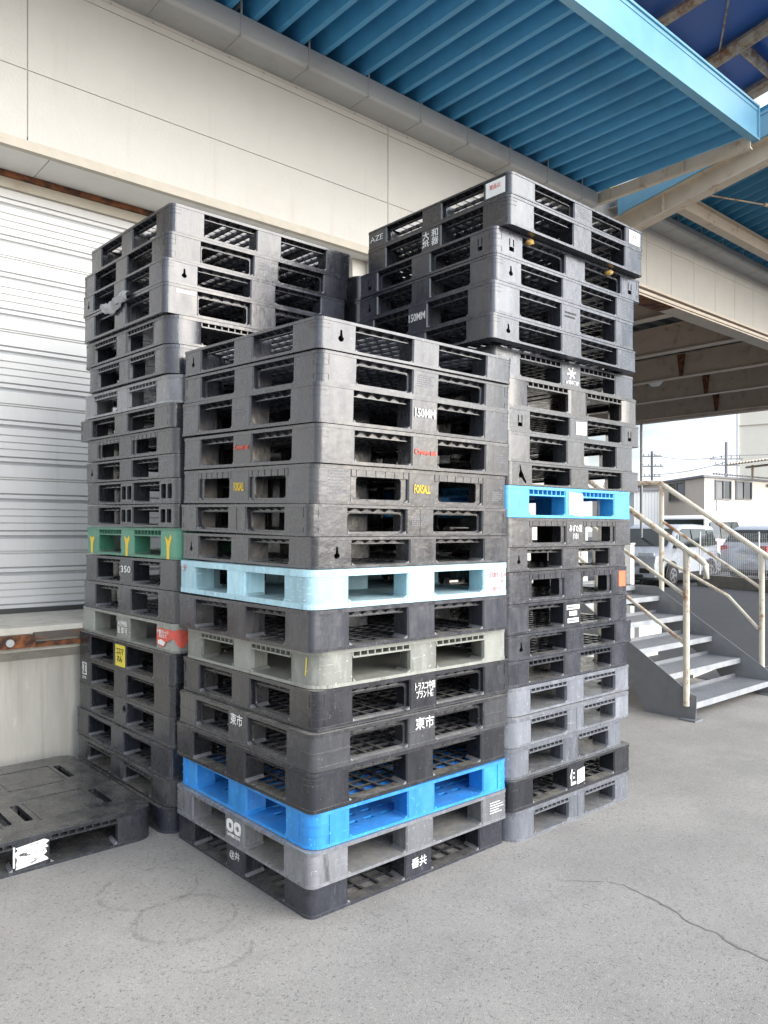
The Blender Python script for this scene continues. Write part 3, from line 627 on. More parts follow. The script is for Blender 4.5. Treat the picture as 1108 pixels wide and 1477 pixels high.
b.build('snowflake_mark', M['white'], r_[6]); mark(r_[6], '氷雪冷蔵庫', 'R', 0.005, .034, .024, width=.10, bold=.0006)
decal(r_[8], quad(.015, .075, .085, .085, -.002), 'R', 'paper'); o = rows(r_[8], 'R', .015, .10, 5, .06, .012, 'emb', .003); o.location.y -= .003
decal(r_[11], quad(.01, .072, .125, .115, .006), 'R', 'paper', z_=.003); o = rows(r_[11], 'R', .02, .07, 2, .04, .015, 'emb', .003); o.location.y -= .004
mark(r_[12], 'みずの運\n1101', 'R', .0, .078, .044, width=.11, bold=.0006)
decal(r_[14], quad(.475, .085, .07, .085), 'R', 'orange')
for z, w in ((.108, .115), (.075, .07), (.038, .10)): decal(r_[15], quad(.0, z, w, .024), 'R', 'paper')
rows(r_[15], 'R', 0, .104, 1, .10, .02, 'emb', .008).location.y -= .003; rows(r_[15], 'R', 0, .034, 1, .09, .02, 'emb', .008).location.y -= .003
mark(r_[21], '但', 'R', -.035, .075, .088, width=.055, bold=.004); decal(r_[21], quad(.04, .068, .065, .075, -.004), 'R', 'paper')
# ---- rear stack, mostly hidden behind the others
z = 0
for i in range(20):
    t = .147 + .002 * math.sin(i * 1.7)
    lab = 'dark brown-grey round-cornered pallet topping the rear stack between left and right stacks' if i == 19 else 'dark pallet second from the top of the rear stack, behind the U-slot pallet' if i == 18 else 'dark pallet of the hidden rear stack behind the front and right stacks'
    add_pallet(lab, 'C', 'warm' if i > 17 else 'coal', 2.84 + .02 * math.sin(i * 2.3), 3.48, 1.1, 1.1, z, z + t, 0, 0, (), group='pallets of the rear stack')
    z += t
# ---- flat pallet on the ground
fl = add_pallet('lone dusty flat black pallet lying on the ground beside the dock wall', 'C', 'flat', .49, 3.487, 1.1, 1.13, 0, .152, 0, .2, ('lines0',))
b = MB(); rnd = random.Random(3); pts = []
for i in range(9): pts.append((-.06 + rnd.uniform(-.012, .004), .02 + i * .0115))
for i in range(9): pts.append((.062 + rnd.uniform(-.02, .008), .124 - i * .0115))
b.prism(pts[::-1], 0, .0012, fn=lambda a, z, t: (a, -HB - .0008 - t, z))
b.prism(rect(-.078, -.07, .03, .118), 0, .0012, fn=lambda a, z, t: (a, -HB - .0008 - t, z))
b.build('worn_sticker', M['worn'], fl)
# ---- foam bits and plastic film caught in the stacks
def lump(name, loc, size, m, label, cat, seed):
    rnd = random.Random(seed); b = MB(); n = 9; vs = []
    for j in range(5):
        for i in range(n):
            a = 2 * math.pi * i / n; e = math.sin(math.pi * (j + .6) / 5.2); q = .8 + rnd.random() * .35
            vs.append((math.cos(a) * size[0] * e * q, math.sin(a) * size[1] * e * q, size[2] * (j / 4) ))
    fs = [(j * n + i, j * n + (i + 1) % n, (j + 1) * n + (i + 1) % n, (j + 1) * n + i) for j in range(4) for i in range(n)] + [tuple(range(n))[::-1], tuple(4 * n + i for i in range(n))]
    b.add(vs, fs); o = b.build(name, M[m], None, True); o.location = loc; return tag(o, label, cat)
lump('foam_scrap', (3.00, 2.372, 2.838), (.03, .025, .03), 'foam', 'scrap of yellow foam in the U-slot pallet, nearer the front corner', 'foam scrap', 1)
lump('foam_scrap', (3.68, 2.372, 2.838), (.03, .025, .03), 'foam', 'scrap of yellow foam in the U-slot pallet, at its far opening', 'foam scrap', 2)
b = MB(); rnd = random.Random(5); nu, nv = 16, 7; vs = []
for j in range(nv):
    for i in range(nu):
        a = i / (nu - 1); w = .020 + .014 * math.sin(a * 3)
        vs.append((1.628 - .035 + .05 * abs(j / (nv - 1) - .5) + rnd.uniform(-.008, .008), 3.84 + a * .34, 2.650 + .012 * math.sin(a * 7) + w * math.cos((j / (nv - 1)) * math.pi) + rnd.uniform(-.008, .008)))
b.add(vs, [(j * nu + i, j * nu + i + 1, (j + 1) * nu + i + 1, (j + 1) * nu + i) for j in range(nv - 1) for i in range(nu - 1)])
o = b.build('plastic_film', M['film'], None, True); md = o.modifiers.new('thick', 'SOLIDIFY'); md.thickness = .0015
tag(o, 'crumpled pale plastic film hanging out of the left stack', 'plastic film')

# ------------------------------------------------------------------ ground
gm = mat('asphalt_yard', (.275, .262, .242, 1), rough=.9, var=.2, scale=1.3, bump=.3, bscale=190, dirt=(.215, .207, .195), dirt_lo=.5, dirt_hi=.72, dirt_scale=.9,
         fleck=((.115, .112, .107), 105, .56, .72), streak=((.46, .44, .41), (1, 1, 1), 125, .55, .74))
rm = mat('asphalt_in_shade', (.052, .054, .060, 1), rough=.85, var=.12, scale=1.0, bump=.4, bscale=80, fleck=((.15, .15, .15), 90, .62, .70))  # lane asphalt; the shade under the annex is put into its dark colour
b = MB(); b.add([(-400, -400, 0), (900, -400, 0), (900, 900, 0), (-400, 900, 0)], [(0, 1, 2, 3)]); struct(b.build('ground', gm))
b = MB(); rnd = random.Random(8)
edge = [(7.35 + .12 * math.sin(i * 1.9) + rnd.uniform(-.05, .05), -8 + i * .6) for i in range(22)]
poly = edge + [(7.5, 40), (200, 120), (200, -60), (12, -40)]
b.tess(poly, [], lambda x, y: (x, y, .004)); struct(b.build('shaded_lane', rm))  # darker sheet painted as the shaded ground beyond the stairs
def ribbon(name, pts, w, m, z=.003, seed=1, jag=.5):
    rnd = random.Random(seed); P = []
    for a, c in zip(pts[:-1], pts[1:]):
        n = max(2, int((Vector(c) - Vector(a)).length / .02))
        for i in range(n): P.append(Vector(a).lerp(Vector(c), i / n) + Vector((rnd.uniform(-.005, .005), rnd.uniform(-.005, .005))))
    b = MB(); vs = []
    for i, p in enumerate(P):
        d = (P[min(i + 1, len(P) - 1)] - P[max(i - 1, 0)]).normalized(); nn = Vector((-d.y, d.x)); t = i / len(P)
        ww = w * (1 + jag * rnd.uniform(-1, 1)) * min(1, 4 * t + .25, 4 * (1 - t) + .25)
        vs += [(p.x + nn.x * ww, p.y + nn.y * ww, z), (p.x - nn.x * ww, p.y - nn.y * ww, z)]
    b.add(vs, [(2 * i, 2 * i + 1, 2 * i + 3, 2 * i + 2) for i in range(len(P) - 1)]); return struct(b.build(name, m))
crm = mat('crack_filler', (.19, .184, .172, 1), rough=.95, var=.3, scale=30)
def stain_mat():
    m = bpy.data.materials.new('damp_ring'); m.use_nodes = True; t = m.node_tree; bs = t.nodes['Principled BSDF']; bs.inputs['Base Color'].default_value = (.10, .10, .095, 1); bs.inputs['Roughness'].default_value = .9
    tr = t.nodes.new('ShaderNodeBsdfTransparent'); mxs = t.nodes.new('ShaderNodeMixShader'); n = t.nodes.new('ShaderNodeTexNoise'); n.inputs['Scale'].default_value = 9; n.inputs['Detail'].default_value = 5
    mr = t.nodes.new('ShaderNodeMapRange'); mr.inputs['From Min'].default_value = .35; mr.inputs['From Max'].default_value = .75; mr.inputs['To Max'].default_value = .26
    t.links.new(n.outputs['Fac'], mr.inputs[0]); t.links.new(mr.outputs[0], mxs.inputs[0]); t.links.new(tr.outputs[0], mxs.inputs[1]); t.links.new(bs.outputs[0], mxs.inputs[2]); t.links.new(mxs.outputs[0], t.nodes['Material Output'].inputs[0])
    return m
stm = stain_mat()

ring_pts = lambda cx, cy, r, a0=0, a1=360: [(cx + r * (1 + .05 * math.sin(R_(a * 2.3))) * math.cos(R_(a)), cy + r * .95 * math.sin(R_(a))) for a in range(a0, a1 + 1, 15)]
ribbon('damp_ring', ring_pts(1.345, 3.0, .19), .010, stm, .0022, 2); ribbon('damp_ring', ring_pts(1.345, 2.68, .185), .012, stm, .0026, 3); ribbon('damp_ring', ring_pts(1.31, 2.42, .14, 200, 350), .010, stm, .0024, 4)
ribbon('crack', [(2.643, 1.968), (2.801, 1.809)], .0016, crm, .0018, 5)
ribbon('crack', [(2.801, 1.809), (2.827, 1.746), (2.806, 1.626), (2.787, 1.514), (2.737, 1.42), (2.742, 1.319), (2.708, 1.241), (2.697, 1.122), (2.66, .9), (2.6, .5)], .0048, crm, .0018, 6, .7)
ribbon('crack', [(7.7, 3.9), (8.3, 3.6), (9.4, 3.2), (10.5, 2.9)], .02, crm, .0060, 9, .5)

# ------------------------------------------------------------------ warehouse: wall, soffit, shutter, loading dock
ware = empty('warehouse', (3, 5.15, 0), 'cream panelled warehouse wall with white shutter and loading dock behind the stacks', 'building')
def wpart(name, b, m, parent=None, smooth=False):
    o = b.build(name, m, None, smooth)
    o.parent = parent or ware; o.matrix_parent_inverse = (parent or ware).matrix_basis.inverted() if not parent else Matrix.Identity(4)
    return o
NW = 5.15
b = MB()
us = [-7.55, -4.53, -1.51, 1.51, 4.53, 7.55]; zsm = [3.905, 4.35, 4.95, 5.55, 6.15, 6.6]
for i in range(5):
    for j in range(5): b.box(us[i] + .004, us[i + 1] - .004, NW, NW + .1, zsm[j] + .003, zsm[j + 1] - .003)
b.box(-7.6, 7.5, NW + .006, NW + .14, 3.93, 6.65, 1)
wpart('wall_panels', b, [M['cream'], M['gap']])
b = MB()
b.box(-7.6, 7.55, NW - .012, NW + .35, 3.872, 3.904); b.box(-7.6, 7.55, NW - .026, NW + .02, 3.835, 3.873); wpart('drip_trim', b, M['creamd'])
b = MB()
for i in range(-4, 4): b.box(1.655 + i * 1.82 + .003, min(7.5, 1.655 + (i + 1) * 1.82 - .003), NW + .02, 5.56, 3.84, 3.868)
wpart('soffit', b, M['soffit'])
b = MB(); b.box(-7.6, 4.4, 5.505, 5.56, 3.803, 3.838); wpart('lintel', b, M['rust'])
b = MB(); b.box(4.4, 7.5, 5.2, 5.6, .9, 3.87); b.box(4.25, 4.4, 5.3, 5.6, .9, 3.84); wpart('lower_wall', b, M['cream'])
b = MB()
for i in range(40):
    u = -4 + i * .302
    for zz in (5.005,): b.box(u - .006, u + .006, NW - .006, NW + .002, zz - .006, zz + .006)
b.box(-7.5, 7.5, NW - .0015, NW + .001, 5.0, 5.004); wpart('screw_strip', b, M['gap'])
# shutter
NS = 5.56; prof = []; z = .93
def pr(n, zz): prof.append((n, zz))
pr(NS, .93); k = 0
while z < 3.68:
    pr(NS, z + .020); pr(NS + .014, z + .022); pr(NS + .014, z + .030); pr(NS, z + .032)
    a = z + .032; m_ = .247 - .032 - .028
    if k % 2: cuts = (.48, .56)
    else: cuts = (.25, .5, .75)
    for c_ in cuts: pr(NS, a + m_ * c_ - .005); pr(NS + .011, a + m_ * c_ - .003); pr(NS + .011, a + m_ * c_ + .002); pr(NS, a + m_ * c_ + .004)
    pr(NS, z + .219); pr(NS + .016, z + .221); pr(NS + .016, z + .238); pr(NS, z + .245)
    z += .247; k += 1
pr(NS, 3.735)
b = MB(); b.extr(prof, -7.6, 4.3, lambda n, zz, t: (t, n, zz))
b.mi = [1 if (abs(prof[i][0] - NS - .016) < 1e-4 and abs(prof[i + 1][0] - NS - .016) < 1e-4) or (abs(prof[i][0] - NS - .014) < 1e-4 and abs(prof[i + 1][0] - NS - .014) < 1e-4) else 0 for i in range(len(prof) - 1)]
sh = wpart('roller_shutter', b, [M['shutter'], M['groove']])
b = MB(); b.box(-7.6, 4.3, NS - .03, NS + .03, 3.736, 3.802); wpart('shutter_box', b, M['creamd'])
b = MB(); b.box(-7.6, 4.3, NS - .02, NS + .02, .90, .929); wpart('bottom_seal', b, M['rubber'])
# dock
b = MB(); ND = 4.70
b.prism([(ND, .76), (ND, .885), (ND + .012, .897), (5.7, .897), (5.7, 0), (ND + .08, 0), (ND + .08, .70)][::-1], -7.6, 7.15, fn=lambda n, zz, t: (t, n, zz))
wpart('loading_dock', b, M['concrete'])
b = MB(); b.box(-7.6, 7.14, ND - .012, ND + .002, .862, .899); b.box(-7.6, 7.14, ND - .01, ND + .001, .762, .79); wpart('dock_edge', b, M['concretel'])
b = MB(); b.prism([(0, 0), (1, 0), (1, .045), (.55, .05), (0, .04)], 0, .03, fn=lambda a, zz, t: (1.405 + a * 3.0, ND - .012 - t, .832 + zz * .9)); wpart('edge_angle', b, M['iron'])
b = MB(); b.box(1.405, 4.2, ND - .045, ND - .013, .785, .812); wpart('edge_angle', b, M['rust'])
b = MB()
for x0 in (-.35,): b.prism(rrect(x0, 1.40, .79, .858, .012, 3), 0, .06, fn=lambda a, zz, t: (a, ND - .014 - t, zz))
tb_ = wpart('bumper', b, M['rust'])
b = MB(); c_ = [(1.262 + .022 * math.cos(t * math.pi / 6), .825 + .022 * math.sin(t * math.pi / 6)) for t in range(12)]; b.prism(c_, 0, .012, fn=lambda a, zz, t: (a, ND - .075 - t, zz)); wpart('bumper_bolt', b, M['galvl'])
# ------------------------------------------------------------------ first canopy
NG = 4.90
can = empty('blue_canopy', (3.5, NG, 5.2), 'large blue corrugated canopy over the pallets with light blue fascia', 'canopy')
def cpart(root, name, b, m, smooth=False):
    o = b.build(name, m, root, smooth); o.matrix_parent_inverse = root.matrix_basis.inverted(); return o
UE = 7.50
def corrug(u0, u1, pitch, dep, zb, flat=.043, topf=.06):
    p = []; u = u0
    while u < u1:
        sl = (pitch - flat - topf) / 2
        p += [(u, zb), (u + flat, zb), (u + flat + sl, zb + dep), (u + flat + sl + topf, zb + dep)]; u += pitch
    return p
p = corrug(-1.0 + .028, UE - .05, .2085, .15, 5.19)
b = MB(); b.extr(p, 3.30, NW - .03, lambda u, zz, t: (u, t, zz)); b.extr([(u, zz + .004) for u, zz in p], 3.30, NW - .03, lambda u, zz, t: (u, t, zz))
cpart(can, 'roof_sheet', b, M['bluesheet'])
b = MB(); b.box(-1.2, UE - .05, NW - .028, NW - .020, 5.188, 5.37); cpart(can, 'closer_strip', b, M['bluesheet'])
b = MB(); NF = 3.22
b.box(-1.2, UE, NF, NF + .012, 5.17, 5.465); b.box(-1.2, UE, NF - .02, NF + .055, 5.150, 5.17); b.box(-1.2, UE, NF - .02, NF + .055, 5.465, 5.485)
b.box(-1.2, UE, NF - .006, NF, 5.172, 5.205); b.box(-1.2, UE, NF - .006, NF, 5.43, 5.462); b.box(UE - .006, UE + .01, NF - .022, NF + .057, 5.148, 5.487)
cpart(can, 'fascia', b, M['fascia'])
for i in range(38):
    u = -1.0 + .028 + .2085 * (i + .5) + .01
    if u < UE - .1 and u > 3: b = MB(); b.box(u - .012, u + .03, NF + .056, NF + .085, 5.176, 5.205); cpart(can, 'rib_closer', b, M['blackp'])
b = MB(); b.box(UE - .06, UE - .045, 3.26, NG + .06, 5.092, 5.188); b.box(UE - .06, UE - .005, 3.26, NG + .06, 5.08, 5.092); b.box(UE - .06, UE - .005, 3.26, NG + .06, 5.188, 5.20)
for n_ in (4.78, 3.93): b.box(UE - .085, UE - .061, n_ - .012, n_ + .012, 5.07, 5.2)
cpart(can, 'end_beam', b, M['tan'])
def gutter(root, u0, u1, zb, zt, brackets, nf=NG, nb=NW):
    b = MB(); b.prism([(nf, zt), (nf + .012, zt), (nf + .012, zb + .012), (nb - .012, zb + .012), (nb - .012, zt), (nb - .001, zt), (nb - .001, zb), (nf + .02, zb), (nf, zb + .02)], u0, u1, fn=lambda n, zz, t: (t, n, zz))
    cpart(root, 'gutter', b, M['gutter'])
    for ub in brackets:
        b = MB(); b.box(ub - .008, ub + .008, nf - .005, nf - .0005, zb + .0, zt + .10); b.box(ub - .006, ub + .006, nf - .005, nb - .002, zb - .006, zb - .0005); b.box(ub - .012, ub + .012, nf - .006, nf + .10, zt + .07, zt + .075)
        cpart(root, 'gutter_bracket', b, M['gutter'])
gutter(can, -1.2, UE - .1, 5.03, 5.185, [2.899 - .6 * 3, 2.899 - 1.2, 2.299, 2.899, 3.499, 4.1, 4.701, 5.3, 5.9, 6.5, 7.1])
# ------------------------------------------------------------------ second canopy over the far bay
UA = 7.90; sl2 = .169
c2 = empty('far_canopy', (10, NG, 5.2), 'teal canopy sloping upward over the far bay, beyond the larger canopy', 'canopy')
def zs2(n): return 5.094 + (4.9 - n) * sl2
b = MB(); nA, nB = 4.95, 2.2
b.prism([(nA, zs2(nA)), (nB, zs2(nB)), (nB, zs2(nB) + .254), (nA, zs2(nA) + .254)][::-1], UA - .006, UA + .006, fn=lambda n, zz, t: (t, n, zz))
for off in (.0, .225): b.prism([(nA, zs2(nA) + off), (nB, zs2(nB) + off), (nB, zs2(nB) + off + .03), (nA, zs2(nA) + off + .03)][::-1], UA - .018, UA - .006, fn=lambda n, zz, t: (t, n, zz))
b.box(UA - .02, UA + .02, nA - .03, nA + .005, zs2(nA) - .004, zs2(nA) + .258)
b.box(UA, 16, nB - .01, nB + .01, zs2(nB), zs2(nB) + .26)
cpart(c2, 'fascia', b, M['fascia'])
p = corrug(UA + .02, 16, .2085, .13, 0)
b = MB(); b.extr([(u, q) for u, q in p], 5.06, nB + .02, lambda u, q, t: (u, t, zs2(t) + .245 + q)); b.extr([(u, q + .004) for u, q in p], 5.06, nB + .02, lambda u, q, t: (u, t, zs2(t) + .245 + q)); cpart(c2, 'roof_sheet', b, M['tealsheet'])
b = MB()
def slope_box(u0, u1, n0, n1, d0, d1):    # d: offset from the fascia's lower edge line
    b.prism([(n0, zs2(n0) + d0), (n1, zs2(n1) + d0), (n1, zs2(n1) + d1), (n0, zs2(n0) + d1)][::-1], u0, u1, fn=lambda n, zz, t: (t, n, zz))
slope_box(8.02, 8.032, NW, 2.25, -.19, .02); slope_box(7.95, 8.10, NW, 2.25, -.205, -.19); slope_box(7.95, 8.10, NW, 2.25, .02, .032)
b.box(7.97, 8.03, 4.45, 4.462, zs2(4.45) - .19, zs2(4.45) + .02)
cpart(c2, 'rafter', b, M['tan'])
b = MB(); slope_box(14.02, 14.032, NW, 2.25, -.19, .02); slope_box(13.95, 14.10, NW, 2.25, -.205, -.19); cpart(c2, 'rafter', b, M['tan'])
for n_ in (4.55, 3.3):
    b = MB(); zz = zs2(n_) + .046; b.box(8.03, 14, n_ - .006, n_ + .006, zz, zz + .17); b.box(8.03, 14, n_ - .06, n_ + .06, zz - .012, zz); b.box(8.03, 14, n_ - .06, n_ + .06, zz + .17, zz + .178); cpart(c2, 'purlin', b, M['tan'])
b = MB(); b.tube([(8.12, 4.2, zs2(4.2) - .05), (12.5, 2.9, zs2(2.9) - .02)], .009, 6); b.tube([(9.2, 3.87, 5.22), (9.75, 3.71, 5.25)], .022, 8); cpart(c2, 'tie_rod', b, M['tanrust'])
gutter(c2, 7.98, 16, 5.235, 5.325, [8.6, 9.15, 9.75, 10.35, 10.95, 11.55, 12.2])
b = MB(); b.tube([(8.06, 5.0, 5.05), (8.1, 5.02, 4.98), (8.14, 5.1, 4.86), (8.14, 5.13, 4.78)], .012, 6); cpart(c2, 'cable', b, M['tan'])
# ------------------------------------------------------------------ upper storey over the drive-through
ax = empty('annex', (12, NW, 4.4), 'cream panelled upper storey on brown beams over the drive-through', 'building')
b = MB(); u = 7.634; ze, zm_, zt_ = 4.50, 5.07, 6.3
while u < 20:
    for a0, a1 in ((ze, zm_), (zm_, zt_)): b.box(u + .003, u + .602 - .003, NW, NW + .08, a0 + .002, a1 - .002)
    u += .602
b.box(7.6, 19, NW + .006, NW + .12, ze, zt_ + .02, 1)
cpart(ax, 'wall_panels', b, [M['cream'], M['gap']])
b = MB(); b.box(7.7, 18.8, NW - .03, NW + .02, ze - .035, ze - .001); b.box(7.7, 18.8, NW + .09, NW + .11, 4.38, ze - .036); b.box(7.7, 18.8, NW - .02, NW + .22, 4.362, 4.38); b.box(7.7, 18.8, NW - .01, NW + .03, 4.40, 4.44); cpart(ax, 'edge_beam', b, M['brownlit'])
b = MB(); b.box(8.4, 9.5, NW - .021, NW + .221, 4.357, 4.3615); cpart(ax, 'rust_patch', b, M['rust'])
for ub in (7.8, 9.82, 11.86, 13.97, 16.15, 18.69):
    b = MB(); b.box(ub - .006, ub + .006, NW + .23, 14, 4.38, 4.80); b.box(ub - .075, ub + .075, NW + .23, 14, 4.80, 4.812)
    bm = cpart(ax, 'beam', b, M['brownsteel'])
    b = MB(); b.box(ub - .08, ub + .08, NW + .225, 14, 4.364, 4.379); cpart(ax, 'beam_flange', b, M['brownlit'])
for ub, n_ in ((13.97, 7.4), (16.15, 8.0), (13.97, 10.5), (16.15, 11.0), (18.69, 9.0)):
    b = MB(); b.prism([(n_ - .02, 4.38), (n_ + .02, 4.38), (n_ + .07, 4.8), (n_ - .07, 4.8)], ub - .07, ub - .007, fn=lambda n, zz, t: (t, n, zz)); cpart(ax, 'stiffener', b, M['rust'])
p = corrug(5.3, 14, .3, .075, 4.815, .14, .1)
b = MB(); b.extr(p, 7.7, 18.9, lambda n, zz, t: (t, n, zz)); cpart(ax, 'floor_deck', b, M['deck'])
b = MB(); b.box(7.7, 18.95, NW + .12, 14, 4.90, 5.0); b.box(18.70, 18.95, NW + .12, 14, 4.30, 4.90)
for n_ in range(6, 14): b.box(18.695, 18.70, n_ - .005, n_ + .005, 4.3, 4.55)
cpart(ax, 'floor_slab', b, M['brownsteel'])
b = MB(); b.box(7.62, 7.75, NW + .12, 14, .0, 4.9); cpart(ax, 'end_wall', b, M['cream'])
b = MB(); b.tube([(18.75, 11.08, 0), (18.75, 11.08, 4.35)], .035, 8); cpart(ax, 'column', b, M['steel'])
b = MB(); b.tube([(18.75, 13.8, 0), (18.75, 13.8, 4.35)], .1, 8); cpart(ax, 'column', b, M['steel'])
lp = empty('ceiling_lamp', (14.25, 8.12, 4.36), 'round white ceiling lamp under the drive-through beams', 'lamp')
def lathe(prof, seg=18):
    vs = []; n = len(prof)
    for i in range(seg):
        a = 2 * math.pi * i / seg; vs += [(r * math.cos(a), r * math.sin(a), zz) for r, zz in prof]
    fs = [(i * n + j, ((i + 1) % seg) * n + j, ((i + 1) % seg) * n + j + 1, i * n + j + 1) for i in range(seg) for j in range(n - 1)]
    b = MB(); b.add(vs, fs); return b
lathe([(.001, -.03), (.08, -.02), (.14, .04), (.16, .07)]).build('shade', M['paper'], lp, True); lathe([(.012, .05), (.012, .42), (.05, .425), (.05, .45)]).build('stem', M['blackp'], lp, True)
# board between the canopies
b = MB(); b.box(7.72, 8.45, 5.10, 5.14, 5.42, 5.72); tag(b.build('wall_board', M['paper']), 'white and yellow board on the wall between the two canopies', 'board').name = 'wall_board'
bo = bpy.data.objects['wall_board']; b = MB(); b.box(7.72, 8.08, 5.092, 5.099, 5.42, 5.72); b.build('yellow_panel', M['yelp'], bo)
# ------------------------------------------------------------------ deep blue roof over the lane
br = empty('lane_roof', (9, 2, 7.5), 'deep blue sheet roof on rusty tan steel bars high over the lane', 'roof')
ED = [(10.78, 4.85), (10.3, 3.05), (9.6, .5), (9.2, -1.0)]
b = MB(); pl = [(7.2, -1.0), (9.2, -1.0), (10.78, 4.85), (10.8, 5.0), (7.2, 5.0)]; b.plate(pl, [], 7.5, 7.53); cpart(br, 'roof_sheet', b, M['deepblue'])
def bar(pa, pb, w, m='tanrust', z=7.40, nm='steel_bar'):
    b = MB(); b.tube([(pa[0], pa[1], z), (pb[0], pb[1], z)], w, 8); return cpart(br, nm, b, M[m])
bar((10.74, 4.8), (9.2, -.9), .085); bar((9.66, 4.85), (8.9, 1.8), .085); bar((9.55, 4.3), (10.62, 4.3), .06); bar((8.44, 4.9), (8.2, 3.2), .06); bar((9.6, 4.6), (8.6, 4.0), .012, z=7.42, nm='brace_rod'); bar((7.3, 4.9), (10.76, 4.9), .05)
for x, y in ((7.3, 4.9), (9.2, -.9)):
    b = MB(); b.tube([(x, y, 5.6 if y > 0 else 0), (x, y, 7.45)], .09, 8); cpart(br, 'steel_post', b, M['tanrust'])
# ------------------------------------------------------------------ stairs
U1, U2 = 5.673, 7.077
st = empty('steel_stairs', (6.4, 3, 0), 'grey steel stairs with rusty cream pipe handrails at right', 'stairs')
T = [(2.93, .122), (3.19, .295), (3.455, .465), (3.72, .638), (3.985, .808)]
for ux, nm in ((U1, 1), (U2, -1)):
    b = MB()
    poly = [(2.895, 0), (2.885, .19), (2.93, .205), (4.02, .905), (4.70, .905), (4.70, .72), (4.2, .68), (3.44, .20), (3.30, .0)]
    b.prism(poly[::-1], ux - .005 if nm > 0 else ux - .003, ux + .003 if nm > 0 else ux + .005, fn=lambda n, zz, t: (t, n, zz))
    cpart(st, 'stringer', b, M['galv'])
    b = MB(); b.box(ux - .06, ux + .06, 2.87, 3.0, .0, .012); cpart(st, 'foot_plate', b, M['galv'])
for n_, zz in T + [(4.25, .897)]:
    dpt = .30 if zz < .85 else .44
    b = MB(); b.box(U1 + .006, U2 - .006, n_, n_ + dpt, zz - .006, zz, 0)
    b.box(U1 + .006, U2 - .006, n_ - .004, n_, zz - .045, zz + .002, 1); b.box(U1 + .006, U2 - .006, n_ + dpt, n_ + dpt + .004, zz - .006, zz + .03, 0)
    for j in range(7):
        for i in range(34):
            x = U1 + .03 + i * .04; b.box(x, x + .024, n_ + .03 + j * .035, n_ + .038 + j * .035, zz, zz + .0028, 0)
    cpart(st, 'tread', b, [M['galv'], M['galvl']])
def rail(name, pts, r):
    b = MB(); b.tube(pts, r, 10); return cpart(st, name, b, M['railing'], True)
rail('rail_post', [(U1 - .03, 2.955, .11), (U1 - .03, 2.955, 1.292)], .024)
rail('rail_post', [(U1 - .03, 4.0, .80), (U1 - .03, 4.0, 1.98)], .022)
rail('handrail', [(U1 - .03, 2.80, 1.09), (U1 - .03, 2.80, 1.19), (U1 - .03, 2.83, 1.222), (U1 - .03, 3.429, 1.617), (U1 - .03, 4.0, 1.99), (U1 - .03, 4.5, 1.99)], .0235)
rail('middle_rail', [(U1 - .03, 2.955, .948), (U1 - .03, 4.0, 1.62)], .0145)
rail('lower_rail', [(U1 - .03, 2.955, .578), (U1 - .03, 4.0, 1.27)], .0145)
rail('rail_post', [(U2 + .03, 3.011, .15), (U2 + .03, 3.011, 1.25)], .024)
rail('rail_post', [(U2 + .03, 3.98, .80), (U2 + .03, 3.98, 1.91)], .024)
rail('rail_post', [(U2 + .03, 4.62, .90), (U2 + .03, 4.62, 1.93)], .025)
rail('handrail', [(U2 + .03, 2.85, 1.10), (U2 + .03, 2.86, 1.15), (U2 + .03, 3.93, 1.88), (U2 + .03, 3.99, 1.925), (U2 + .03, 4.62, 1.945)], .024)
rail('middle_rail', [(U2 + .03, 3.011, .931), (U2 + .03, 3.973, 1.543)], .0145)
rail('lower_rail', [(U2 + .03, 3.041, .57), (U2 + .03, 3.311, .845), (U2 + .03, 3.98, 1.183)], .0145)
# things under and behind the stairs
b = MB(); b.box(9.0, 9.55, 5.35, 5.6, 0, .22); tag(b.build('concrete_block', M['paper']), 'white painted block on the ground seen between the upper stair treads', 'block')
b = MB(); b.box(7.95, 8.35, 4.72, 4.86, 0, .13); tag(b.build('concrete_block', M['concretel']), 'low pale kerb block seen between the middle stair treads', 'block')
b = MB(); b.prism([(0, 0), (.75, .1), (.7, .38), (.02, .32)], 0, .05, fn=lambda x, y, zz: (7.3 + x, 3.75 + y, zz)); tag(b.build('concrete_slab', M['concretel']), 'flat broken slab lying under the lowest stair treads', 'slab')
b = MB(); b.box(7.60, 7.67, 4.62, 4.69, 0, 1.30); b.box(7.592, 7.678, 4.612, 4.698, 1.3, 1.315); tag(b.build('white_post', M['paper']), 'square white post standing just behind the stairs', 'post')


